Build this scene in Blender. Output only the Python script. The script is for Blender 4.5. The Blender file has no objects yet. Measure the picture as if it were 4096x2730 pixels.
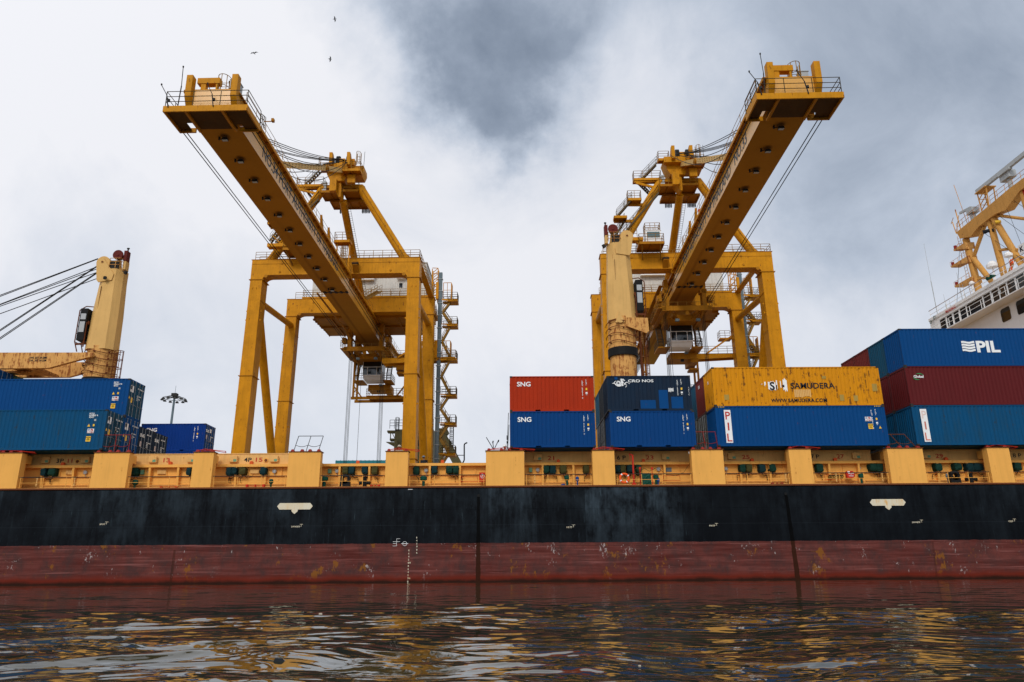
import bpy, math, random
import numpy as np
from mathutils import Vector, Matrix
R = math.radians
SC = bpy.context.scene
COL = SC.collection
random.seed(7); np.random.seed(7)

# ------------------------------------------------------------------ camera
CAM = Vector((0.0, -52.293, 0.84))
YAW, PITCH, ROLL = 0.0092, 0.2966, 0.0069
cd = bpy.data.cameras.new('camera'); co = bpy.data.objects.new('camera', cd); COL.objects.link(co)
F_ = Vector((math.sin(YAW)*math.cos(PITCH), math.cos(YAW)*math.cos(PITCH), math.sin(PITCH)))
R0 = Vector((math.cos(YAW), -math.sin(YAW), 0)); U0 = R0.cross(F_)
Rv = R0*math.cos(ROLL)-U0*math.sin(ROLL); Uv = R0*math.sin(ROLL)+U0*math.cos(ROLL)
m = Matrix((Rv, Uv, -F_)).transposed().to_4x4(); m.translation = CAM
co.matrix_world = m
cd.sensor_width = 36; cd.lens = 36*2980.36/4096; cd.clip_start = .1; cd.clip_end = 6000
SC.camera = co
SC.view_settings.view_transform = 'Standard'; SC.view_settings.look = 'None'
SC.view_settings.exposure = 0.0; SC.view_settings.gamma = 1.0
SC.cycles.max_bounces = 6

def nd(nt, t, **k):
    n = nt.nodes.new(t)
    for a, b in k.items():
        if a == 'i':
            for kk, v in b.items(): n.inputs[kk].default_value = v
        else: setattr(n, a, b)
    return n
def ramp(nt, src, stops, interp='LINEAR'):
    n = nt.nodes.new('ShaderNodeValToRGB'); n.color_ramp.interpolation = interp
    el = n.color_ramp.elements
    while len(el) < len(stops): el.new(.5)
    for e, (p, c) in zip(el, stops):
        e.position = p; e.color = (c, c, c, 1) if isinstance(c, (int, float)) else (*c, 1)
    nt.links.new(src, n.inputs[0]); return n.outputs[0]
def math_(nt, op, a, b=None, c=None, clamp=False):
    n = nt.nodes.new('ShaderNodeMath'); n.operation = op; n.use_clamp = clamp
    for i, v in enumerate((a, b, c)):
        if v is None: continue
        if isinstance(v, (int, float)): n.inputs[i].default_value = v
        else: nt.links.new(v, n.inputs[i])
    return n.outputs[0]
def mixc(nt, f, a, b, mode='MIX'):
    n = nt.nodes.new('ShaderNodeMix'); n.data_type = 'RGBA'; n.blend_type = mode
    for i, v in ((0, f), (6, a), (7, b)):
        if isinstance(v, (int, float)): n.inputs[i].default_value = v
        elif isinstance(v, tuple): n.inputs[i].default_value = (*v[:3], 1)
        else: nt.links.new(v, n.inputs[i])
    return n.outputs[2]

# ------------------------------------------------------------------ sky (world) and sun
SUN_EL, SUN_AZ = R(36), R(196)     # azimuth clockwise from +Y: behind the camera, a little left
SUNDIR = Vector((math.sin(SUN_AZ)*math.cos(SUN_EL), math.cos(SUN_AZ)*math.cos(SUN_EL), math.sin(SUN_EL)))
def dirpx(u, v):
    a = (u-2048)/2980.36; b = (1365-v)/2980.36
    d = Rv*a+Uv*b+F_
    return d.normalized()
W = bpy.data.worlds.new("World"); SC.world = W; W.use_nodes = True
nt = W.node_tree; nt.nodes.clear()
out = nt.nodes.new('ShaderNodeOutputWorld')
tc = nt.nodes.new('ShaderNodeTexCoord')
sky = nd(nt, 'ShaderNodeTexSky', sky_type='NISHITA', sun_disc=False, sun_elevation=SUN_EL, sun_rotation=SUN_AZ)
bg1 = nd(nt, 'ShaderNodeBackground', i={'Strength': .12}); nt.links.new(sky.outputs[0], bg1.inputs[0])
warp = nd(nt, 'ShaderNodeTexNoise', i={'Scale': 4.0, 'Detail': 9, 'Roughness': .6}); nt.links.new(tc.outputs['Generated'], warp.inputs['Vector'])
wsub = nd(nt, 'ShaderNodeVectorMath', operation='SUBTRACT'); nt.links.new(warp.outputs['Color'], wsub.inputs[0]); wsub.inputs[1].default_value = (.5, .5, .5)
wsc = nd(nt, 'ShaderNodeVectorMath', operation='SCALE'); nt.links.new(wsub.outputs[0], wsc.inputs[0]); wsc.inputs['Scale'].default_value = .30
wad = nd(nt, 'ShaderNodeVectorMath', operation='ADD'); nt.links.new(tc.outputs['Generated'], wad.inputs[0]); nt.links.new(wsc.outputs[0], wad.inputs[1])
V = wad.outputs[0]
# soft cloud masses: (direction seen at that place of the sky, radius, amount)
BL = [((600, 500), .42, .24), ((200, 100), .30, .16), ((1500, 300), .12, .10), ((2150, 950), .22, .20), ((1900, 1350), .16, .12), ((2500, 150), .10, .14), ((2450, 480), .13, .14),
      ((1880, 100), .12, -.38), ((2000, 330), .095, -.40), ((2050, 560), .06, -.32), ((1650, 0), .09, -.20), ((2250, 20), .14, -.22),
      ((3050, 60), .18, -.12), ((3700, 120), .26, -.16), ((3950, 470), .14, -.14), ((3480, 880), .15, -.14), ((3250, 700), .08, -.06), ((3950, 860), .16, .04), ((2850, 1250), .12, .10),
      ((3450, 1300), .12, .10), ((2750, 330), .10, .08), ((700, 1350), .22, -.08), ((150, 1300), .3, -.06), ((1100, 1150), .12, -.04), ((2900, -500), .5, -.12), ((600, -600), .5, .06)]
acc = None
for (px, r_, a_) in BL:
    dd = dirpx(*px)
    n = nd(nt, 'ShaderNodeVectorMath', operation='DISTANCE'); nt.links.new(V, n.inputs[0]); n.inputs[1].default_value = dd
    q = math_(nt, 'DIVIDE', n.outputs['Value'], r_); q = math_(nt, 'MULTIPLY', q, q); q = math_(nt, 'MULTIPLY', q, -1.0)
    q = math_(nt, 'EXPONENT', q); q = math_(nt, 'MULTIPLY', q, a_)
    acc = q if acc is None else math_(nt, 'ADD', acc, q)
n2 = nd(nt, 'ShaderNodeTexNoise', i={'Scale': 4.2, 'Detail': 12, 'Roughness': .60, 'Distortion': .6}); nt.links.new(tc.outputs['Generated'], n2.inputs['Vector'])
nn = math_(nt, 'MULTIPLY_ADD', n2.outputs['Fac'], .66, -.33)
fac = math_(nt, 'ADD', math_(nt, 'ADD', acc, nn), .71)
colr = ramp(nt, fac, [(0.0, (.19, .235, .31)), (.25, (.30, .355, .445)), (.5, (.50, .56, .66)), (.72, (.70, .735, .81)), (1.0, (.88, .885, .925))])
# the sky is brighter round the veiled sun, behind the camera
dt = nd(nt, 'ShaderNodeVectorMath', operation='DOT_PRODUCT'); nt.links.new(tc.outputs['Generated'], dt.inputs[0]); dt.inputs[1].default_value = SUNDIR
gl = math_(nt, 'MULTIPLY_ADD', dt.outputs['Value'], .5, .5); gl = math_(nt, 'POWER', gl, 3.0)
gl = math_(nt, 'MULTIPLY_ADD', gl, .8, 1.0)
sc_ = nd(nt, 'ShaderNodeVectorMath', operation='SCALE'); nt.links.new(colr, sc_.inputs[0]); nt.links.new(gl, sc_.inputs['Scale'])
bg2 = nd(nt, 'ShaderNodeBackground', i={'Strength': 1.0}); nt.links.new(sc_.outputs[0], bg2.inputs[0])
mx = nd(nt, 'ShaderNodeMixShader', i={0: .93}); nt.links.new(bg1.outputs[0], mx.inputs[1]); nt.links.new(bg2.outputs[0], mx.inputs[2])
nt.links.new(mx.outputs[0], out.inputs[0])
W.cycles.sampling_method = 'MANUAL'; W.cycles.sample_map_resolution = 512

sl = bpy.data.lights.new('sun', 'SUN'); sl.energy = 1.5; sl.angle = R(14); sl.color = (1, .955, .88)
so = bpy.data.objects.new('sun', sl); COL.objects.link(so); so.location = (0, -80, 120)
so.rotation_euler = SUNDIR.to_track_quat('Z', 'Y').to_euler()

# ------------------------------------------------------------------ materials
def paint(name, col, rough=.5, mott=.25, streak=.25, rust=0.0, bump=.15, metal=0.0, dark=None, rustcol=(.13, .035, .01), sc=1.0, spec=.07):
    m = bpy.data.materials.new(name); m.use_nodes = True; nt = m.node_tree; L = nt.links
    b = nt.nodes['Principled BSDF']; b.inputs['Roughness'].default_value = rough; b.inputs['Metallic'].default_value = metal
    b.inputs['Specular IOR Level'].default_value = spec
    tc = nt.nodes.new('ShaderNodeTexCoord'); P = tc.outputs['Object']
    n1 = nd(nt, 'ShaderNodeTexNoise', i={'Scale': .7*sc, 'Detail': 8, 'Roughness': .65}); L.new(P, n1.inputs['Vector'])
    mp = nd(nt, 'ShaderNodeMapping'); mp.inputs['Scale'].default_value = (4*sc, 4*sc, .35*sc); L.new(P, mp.inputs[0])
    n2 = nd(nt, 'ShaderNodeTexNoise', i={'Scale': 1.0, 'Detail': 6, 'Roughness': .6}); L.new(mp.outputs[0], n2.inputs['Vector'])
    dk = dark or tuple(c*.45 for c in col)
    f1 = ramp(nt, n1.outputs['Fac'], [(.35, 0.0), (.72, 1.0)])
    c = mixc(nt, math_(nt, 'MULTIPLY', f1, mott), col, dk)
    f2 = ramp(nt, n2.outputs['Fac'], [(.48, 0.0), (.75, 1.0)])
    c = mixc(nt, math_(nt, 'MULTIPLY', f2, streak), c, dk)
    if rust > 0:
        mp2 = nd(nt, 'ShaderNodeMapping'); mp2.inputs['Scale'].default_value = (5*sc, 5*sc, .6*sc); mp2.inputs['Location'].default_value = (3.3, 7.1, 1.7); L.new(P, mp2.inputs[0])
        n3 = nd(nt, 'ShaderNodeTexNoise', i={'Scale': 1.0, 'Detail': 10, 'Roughness': .72}); L.new(mp2.outputs[0], n3.inputs['Vector'])
        n4 = nd(nt, 'ShaderNodeTexNoise', i={'Scale': 2.3*sc, 'Detail': 8, 'Roughness': .7}); L.new(P, n4.inputs['Vector'])
        s = math_(nt, 'MULTIPLY', n3.outputs['Fac'], math_(nt, 'MULTIPLY_ADD', n4.outputs['Fac'], 1.2, .35))
        f3 = ramp(nt, s, [(.66-.22*rust, 0.0), (.74-.20*rust, 1.0)])
        c = mixc(nt, math_(nt, 'MULTIPLY', f3, .9), c, rustcol)
    L.new(c, b.inputs['Base Color'])
    if bump > 0:
        bp = nd(nt, 'ShaderNodeBump', i={'Strength': bump, 'Distance': .02}); L.new(n1.outputs['Fac'], bp.inputs['Height']); L.new(bp.outputs[0], b.inputs['Normal'])
    return m
M = {}
M['yellow'] = paint('crane_yellow_paint', (.57, .238, .007), .5, .48, .42, .34, .08)
M['yellow_dirty'] = paint('crane_yellow_paint_sooty', (.40, .165, .010), .6, .55, .4, .3, .1)
M['darkplate'] = paint('dark_deck_plate', (.10, .050, .014), .7, .6, .4, .3, .1)  # dark brown tone for the deck plates of the tip platform
M['pale_yellow'] = paint('sun_bleached_yellow_paint', (.70, .45, .16), .5, .25, .25, .25, .05)
M['rail'] = paint('railing_paint', (.30, .16, .03), .5, .3, .2, .3, 0)
M['dark_rail'] = paint('weathered_railing_paint', (.10, .07, .035), .55, .3, .2, .3, 0)
M['peach'] = paint('ship_buff_paint', (.78, .385, .085), .6, .14, .2, .22, .06, rustcol=(.40, .15, .03))
M['peach_old'] = paint('ship_buff_paint_worn', (.70, .40, .135), .6, .3, .35, .30, .08, rustcol=(.30, .10, .02))
M['cream'] = paint('deck_crane_cream_paint', (.64, .385, .13), .55, .2, .25, .16, .05, rustcol=(.32, .11, .02))
M['cream_rust'] = paint('deck_crane_paint_rusting', (.66, .34, .10), .6, .35, .4, .85, .1, rustcol=(.22, .06, .015))
M['rust'] = paint('rusty_steel', (.16, .05, .02), .8, .5, .4, .3, .2)
M['redpaint'] = paint('red_oxide_paint', (.26, .025, .018), .55, .3, .3, .1, .05)
M['drumred'] = paint('faded_drum_red', (.13, .022, .016), .6, .4, .3, .3, .1)
M['redfit'] = paint('red_gloss_paint', (.50, .03, .015), .45, .2, .2, .1, .0)
M['orangefit'] = paint('orange_red_paint', (.65, .09, .02), .5, .2, .2, 0, 0)
M['black'] = paint('black_steel', (.012, .012, .012), .5, .2, .2, 0, 0)
M['grease'] = paint('greasy_rope', (.02, .018, .015), .6, .2, .2, 0, 0)
M['grey'] = paint('grey_galvanised_steel', (.13, .17, .19), .55, .25, .3, .05, .05)
M['barsteel'] = paint('lock_bar_steel', (.26, .28, .30), .55, .2, .2, .1, 0)
M['mastbuff'] = paint('mast_buff_paint', (.56, .28, .07), .6, .3, .3, .3, .05)
M['lgrey'] = paint('light_grey_metal', (.40, .42, .42), .5, .2, .25, 0, .02)
M['white'] = paint('white_paint', (.78, .77, .75), .5, .08, .10, .08, .03, rustcol=(.35, .16, .06))
M['whitedirty'] = paint('white_sheet_cladding', (.62, .60, .55), .55, .25, .45, .1, .03, rustcol=(.25, .18, .1))
M['green'] = paint('green_canvas', (.010, .040, .028), .8, .5, .2, 0, .5)
M['olive'] = paint('olive_canvas', (.06, .055, .018), .85, .5, .2, 0, .5)
M['teal'] = paint('dark_teal_canvas', (.009, .032, .036), .8, .5, .2, 0, .5)
M['greenpaint'] = paint('green_vent_paint', (.008, .060, .040), .5, .2, .2, .1, 0)
M['bluepaint'] = paint('blue_vent_paint', (.015, .06, .22), .5, .2, .2, .1, 0)
M['palegreen'] = paint('pale_green_box_paint', (.14, .30, .18), .5, .2, .2, .1, 0)
M['concrete'] = paint('quay_concrete', (.30, .29, .27), .9, .4, .2, 0, .3)
M['markwhite'] = paint('mark_white_paint', (.62, .58, .46), .7, .3, .5, .55, 0, dark=(.60, .40, .16), rustcol=(.62, .34, .10), sc=.8)
M['letwhite'] = paint('white_lettering', (.80, .80, .78), .6, .1, .15, 0, 0)
M['letblack'] = paint('black_lettering', (.02, .02, .025), .6, .1, .1, 0, 0)
M['letgrey'] = paint('grey_boom_lettering', (.11, .13, .15), .6, .3, .3, 0, 0)
M['letred'] = paint('red_lettering', (.45, .03, .02), .6, .1, .1, 0, 0)
M['stickyellow'] = paint('yellow_sticker', (.80, .48, .05), .5, .1, .1, 0, 0)
M['stickgreen'] = paint('green_logo_paint', (.03, .30, .10), .5, .1, .1, 0, 0)
M['darkgreen_crane'] = paint('mobile_crane_olive_paint', (.17, .15, .07), .6, .4, .4, .2, .1)
M['darksteel'] = paint('dark_steel', (.035, .033, .03), .6, .4, .3, .1, .05)
M['skin'] = paint('skin', (.28, .14, .09), .6, .1, 0, 0, 0)
M['darkcloth'] = paint('dark_cloth', (.02, .022, .025), .9, .2, 0, 0, 0)
M['tancloth'] = paint('tan_cloth', (.42, .36, .28), .9, .2, 0, 0, 0)
M['lifering'] = paint('orange_lifering', (.80, .10, .02), .5, .1, .1, 0, 0)
M['tealroof'] = paint('teal_roof_sheet', (.03, .16, .18), .6, .2, .3, 0, 0)
gm = bpy.data.materials.new('dark_glass'); gm.use_nodes = True; b = gm.node_tree.nodes['Principled BSDF']
b.inputs['Base Color'].default_value = (.012, .018, .022, 1); b.inputs['Roughness'].default_value = .06; M['glass'] = gm
def glassy(name, col, rough=.08, trans=0.0):
    g = bpy.data.materials.new(name); g.use_nodes = True; b = g.node_tree.nodes['Principled BSDF']
    b.inputs['Base Color'].default_value = (*col, 1); b.inputs['Roughness'].default_value = rough
    b.inputs['Transmission Weight'].default_value = trans; return g
M['glassgreen'] = glassy('green_tinted_glass', (.06, .11, .115))
M['lampglass'] = glassy('floodlight_glass', (.35, .36, .36), .2)

# boom underside: dark patch painted around each floodlight (one every 3.4 m) plus a long grease streak
def boom_mat():
    m = paint('boom_yellow_paint', (.66, .32, .035), .28, .2, .15, .1, .03, spec=.6)
    nt = m.node_tree; L = nt.links; b = nt.nodes['Principled BSDF']; c0 = b.inputs['Base Color'].links[0].from_socket
    tc = [n for n in nt.nodes if n.type == 'TEX_COORD'][0]
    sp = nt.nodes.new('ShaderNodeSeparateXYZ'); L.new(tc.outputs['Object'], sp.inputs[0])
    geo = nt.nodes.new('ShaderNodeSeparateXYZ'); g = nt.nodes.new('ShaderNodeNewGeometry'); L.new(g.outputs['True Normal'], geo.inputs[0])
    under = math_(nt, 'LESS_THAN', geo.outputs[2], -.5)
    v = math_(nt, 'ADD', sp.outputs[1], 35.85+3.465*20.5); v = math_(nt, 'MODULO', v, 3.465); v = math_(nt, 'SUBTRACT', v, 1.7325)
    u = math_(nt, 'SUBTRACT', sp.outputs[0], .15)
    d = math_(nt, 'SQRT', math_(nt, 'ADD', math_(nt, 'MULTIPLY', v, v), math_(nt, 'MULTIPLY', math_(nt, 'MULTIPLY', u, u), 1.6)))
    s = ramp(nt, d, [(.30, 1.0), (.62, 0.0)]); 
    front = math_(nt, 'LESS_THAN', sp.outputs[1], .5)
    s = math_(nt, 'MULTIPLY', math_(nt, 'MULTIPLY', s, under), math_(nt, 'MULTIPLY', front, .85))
    u2 = math_(nt, 'ABSOLUTE', math_(nt, 'ADD', sp.outputs[0], .62)); st = ramp(nt, u2, [(.04, 1.0), (.3, 0.0)])
    far = ramp(nt, math_(nt, 'MULTIPLY_ADD', sp.outputs[1], .02, .5), [(0.0, 0.0), (.45, 1.0)])
    st = math_(nt, 'MULTIPLY', math_(nt, 'MULTIPLY', st, under), math_(nt, 'MULTIPLY', far, .5))
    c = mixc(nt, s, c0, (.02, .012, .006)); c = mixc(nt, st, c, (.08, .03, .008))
    under_shade = math_(nt, 'MULTIPLY', under, .55); c = mixc(nt, under_shade, c, (.22, .085, .010))  # faces turned down get a darker brown, their shade put into the colour
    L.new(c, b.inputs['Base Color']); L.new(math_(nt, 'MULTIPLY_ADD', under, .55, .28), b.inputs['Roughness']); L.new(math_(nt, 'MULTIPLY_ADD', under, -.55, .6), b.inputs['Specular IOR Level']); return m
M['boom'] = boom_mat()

# ------------------------------------------------------------------ mesh helpers
class MB:
    def __init__(s, dz=0.0): s.v = []; s.f = []; s.dz = dz
    def add(s, vs, fs):
        o = len(s.v); s.v += [tuple(v) for v in vs]; s.f += [tuple(i+o for i in f) for f in fs]; return s
    def box(s, x0, x1, y0, y1, z0, z1):
        return s.add([(x0, y0, z0), (x1, y0, z0), (x1, y1, z0), (x0, y1, z0), (x0, y0, z1), (x1, y0, z1), (x1, y1, z1), (x0, y1, z1)],
                     [(0, 3, 2, 1), (4, 5, 6, 7), (0, 1, 5, 4), (1, 2, 6, 5), (2, 3, 7, 6), (3, 0, 4, 7)])
    def taper(s, b, t):      # b, t = (x0,x1,y0,y1,z)
        return s.add([(b[0], b[2], b[4]), (b[1], b[2], b[4]), (b[1], b[3], b[4]), (b[0], b[3], b[4]), (t[0], t[2], t[4]), (t[1], t[2], t[4]), (t[1], t[3], t[4]), (t[0], t[3], t[4])],
                     [(0, 3, 2, 1), (4, 5, 6, 7), (0, 1, 5, 4), (1, 2, 6, 5), (2, 3, 7, 6), (3, 0, 4, 7)])
    def bar(s, p, q, w, h=None, up=(0, 0, 1)):
        p = Vector(p); q = Vector(q); d = (q-p).normalized(); u = Vector(up)
        if abs(d.dot(u)) > .98: u = Vector((0, 1, 0))
        a = d.cross(u).normalized()*(w/2); c = a.cross(d).normalized()*((h or w)/2)
        vs = [p-a-c, p+a-c, p+a+c, p-a+c, q-a-c, q+a-c, q+a+c, q-a+c]
        return s.add(vs, [(0, 1, 2, 3), (7, 6, 5, 4), (0, 4, 5, 1), (1, 5, 6, 2), (2, 6, 7, 3), (3, 7, 4, 0)])
    def tube(s, p, q, r, n=8, r2=None, cap=True):
        p = Vector(p); q = Vector(q); d = (q-p)
        if d.length < 1e-6: return s
        d.normalize(); u = Vector((0, 0, 1)) if abs(d.z) < .95 else Vector((1, 0, 0))
        a = d.cross(u).normalized(); b = a.cross(d); r2 = r if r2 is None else r2
        vs = []
        for c, rr in ((p, r), (q, r2)):
            for i in range(n):
                t = 2*math.pi*i/n; vs.append(c+a*math.cos(t)*rr+b*math.sin(t)*rr)
        fs = [(i, i+n, (i+1) % n+n, (i+1) % n) for i in range(n)]
        if cap: fs += [tuple(range(n)), tuple(range(2*n-1, n-1, -1))]
        return s.add(vs, fs)
    def path(s, pts, r, n=6, close=False):
        P = list(pts)+([pts[0]] if close else [])
        for a, b in zip(P, P[1:]): s.tube(a, b, r, n)
        return s
    def prism(s, poly, axis, a, b):   # poly in the two other axes (x,z) for 'y', (y,z) for 'x', (x,y) for 'z'
        n = len(poly)
        def mk(p, t): return {'y': (p[0], t, p[1]), 'x': (t, p[0], p[1]), 'z': (p[0], p[1], t)}[axis]
        vs = [mk(p, a) for p in poly]+[mk(p, b) for p in poly]
        fs = [tuple(range(n)), tuple(range(2*n-1, n-1, -1))]+[(i, i+n, (i+1) % n+n, (i+1) % n) for i in range(n)]
        return s.add(vs, fs)
    def rail(s, pts, h=1.1, step=1.3, r=.034, levels=(1.0, .66, .33), n=4):
        for a, b in zip(pts, pts[1:]):
            a = Vector(a); b = Vector(b); k = max(1, int(round((b-a).length/step)))
            for i in range(k+1):
                p = a.lerp(b, i/k); s.tube(p, p+Vector((0, 0, h)), r, n, cap=False)
            for l in levels: s.tube(a+Vector((0, 0, h*l)), b+Vector((0, 0, h*l)), r, n, cap=False)
        return s
    def stair(s, p, q, w=.7, side=(0, 1, 0), rails=True, tread=.25, r=.028):
        p = Vector(p); q = Vector(q); sd = Vector(side).normalized()*(w/2); d = q-p
        for sg in (-1, 1):
            s.bar(p+sd*sg, q+sd*sg, .06, .22)
            if rails:
                up = Vector((0, 0, 1.0))
                for l in (1.0, .55): s.tube(p+sd*sg+up*l, q+sd*sg+up*l, r, 4, cap=False)
                k = max(1, int(d.length/1.2))
                for i in range(k+1): c = p.lerp(q, i/k)+sd*sg; s.tube(c, c+up, r, 4, cap=False)
        k = max(2, int(abs(d.z)/tread)); hd = Vector((d.x, d.y, 0))
        if hd.length > .01: hd.normalize()
        else: hd = sd.cross(Vector((0, 0, 1))).normalized()
        for i in range(1, k):
            c = p.lerp(q, i/k); s.bar(c-sd, c+sd, .24, .04)
        return s
    def ladder(s, p, q, w=.5, side=(1, 0, 0), cage=False, r=.025, out=(0, -1, 0)):
        p = Vector(p); q = Vector(q); sd = Vector(side).normalized()*(w/2)
        for sg in (-1, 1): s.tube(p+sd*sg, q+sd*sg, r, 4, cap=False)
        k = max(2, int((q-p).length/.35))
        for i in range(1, k): c = p.lerp(q, i/k); s.tube(c-sd, c+sd, r*.8, 4, cap=False)
        if cage:
            o = Vector(out).normalized(); k = max(2, int((q-p).length/.8))
            hoops = []
            for i in range(k+1):
                c = p.lerp(q, i/k); hp = [c+sd*1.3*math.cos(t)+o*(.05+.65*math.sin(t)) for t in [math.pi*j/8 for j in range(9)]]
                s.path(hp, r, 4); hoops.append(hp)
            for j in (0, 2, 4, 6, 8): s.tube(hoops[0][j], hoops[-1][j], r, 4, cap=False)
        return s
    def mesh(s, name, mat, smooth=False):
        me = bpy.data.meshes.new(name)
        vs = [(x, y, z+s.dz) for x, y, z in s.v] if s.dz else s.v
        me.from_pydata(vs, [], s.f); me.update()
        import bmesh
        bm = bmesh.new(); bm.from_mesh(me); bmesh.ops.recalc_face_normals(bm, faces=bm.faces); bm.to_mesh(me); bm.free()
        if smooth: me.shade_smooth() if hasattr(me, 'shade_smooth') else None
        if mat: me.materials.append(M[mat] if isinstance(mat, str) else mat)
        return me
    def build(s, name, mat, parent=None, smooth=False, label=None):
        o = bpy.data.objects.new(name, s.mesh(name, mat, smooth)); COL.objects.link(o)
        if parent: o.parent = parent
        if label: o['label'] = label
        return o
def smooth_by_angle(o, ang=35):
    import bmesh
    me = o.data; me.shade_smooth()
    bm = bmesh.new(); bm.from_mesh(me)
    for e in bm.edges: e.smooth = (len(e.link_faces) == 2 and e.calc_face_angle(3.0) < R(ang))
    bm.to_mesh(me); bm.free()
def tag(o, label=None, cat=None, group=None, kind=None):
    if label: o['label'] = label
    if cat: o['category'] = cat
    if group: o['group'] = group
    if kind: o['kind'] = kind
    return o
def thing(name, label, cat, loc=(0, 0, 0), rz=0, group=None):
    o = bpy.data.objects.new(name, None); COL.objects.link(o); o.location = loc; o.rotation_euler = (0, 0, rz); o.empty_display_size = .5
    return tag(o, label, cat, group)
def copy_tree(o, parent=None):
    c = o.copy(); COL.objects.link(c)
    if parent: c.parent = parent
    for ch in o.children: copy_tree(ch, c)
    return c
def text_mb(s, size, o, ux=(1, 0, 0), uy=(0, 0, 1), width=None, bold=0.0, align='LEFT', th=.012, spacing=1.0, line=1.0, shear=0.0):
    cu = bpy.data.curves.new('t', 'FONT'); cu.body = s; cu.size = size; cu.offset = bold*size; cu.align_x = align
    cu.space_character = spacing; cu.space_line = line; cu.resolution_u = 3; cu.shear = shear; cu.extrude = .5
    ob = bpy.data.objects.new('t', cu); COL.objects.link(ob)
    dg = bpy.context.evaluated_depsgraph_get(); me = bpy.data.meshes.new_from_object(ob.evaluated_get(dg))
    vs = [v.co.copy() for v in me.vertices]; fs = [tuple(p.vertices) for p in me.polygons]
    bpy.data.objects.remove(ob); bpy.data.curves.remove(cu); bpy.data.meshes.remove(me)
    if not vs: return [], []
    xs = [v.x for v in vs]; k = 1.0
    if width: k = width/(max(xs)-min(xs))
    x0 = min(xs) if align == 'LEFT' else 0
    o = Vector(o); ux = Vector(ux).normalized(); uy = Vector(uy).normalized(); nz = ux.cross(uy)
    return [tuple(o+ux*((v.x-x0)*k)+uy*v.y+nz*(v.z*th)) for v in vs], fs
def text(s, size, o, mat, parent, name='lettering', **k):
    b = MB(); b.add(*text_mb(s, size, o, **k)); return b.build(name, mat, parent)
def at(px, py, Y):       # the point of the plane at depth Y that the photograph shows at that pixel
    a = (px-2048)/2980.36; b = (1365-py)/2980.36
    d = Rv*a+Uv*b+F_
    return CAM+d*((Y-CAM.y)/d.y)
def atx(px, py, X):
    a = (px-2048)/2980.36; b = (1365-py)/2980.36
    d = Rv*a+Uv*b+F_
    return CAM+d*((X-CAM.x)/d.x)
def X2(px, Y=2.0, py=1850): return at(px, py, Y).x

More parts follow.
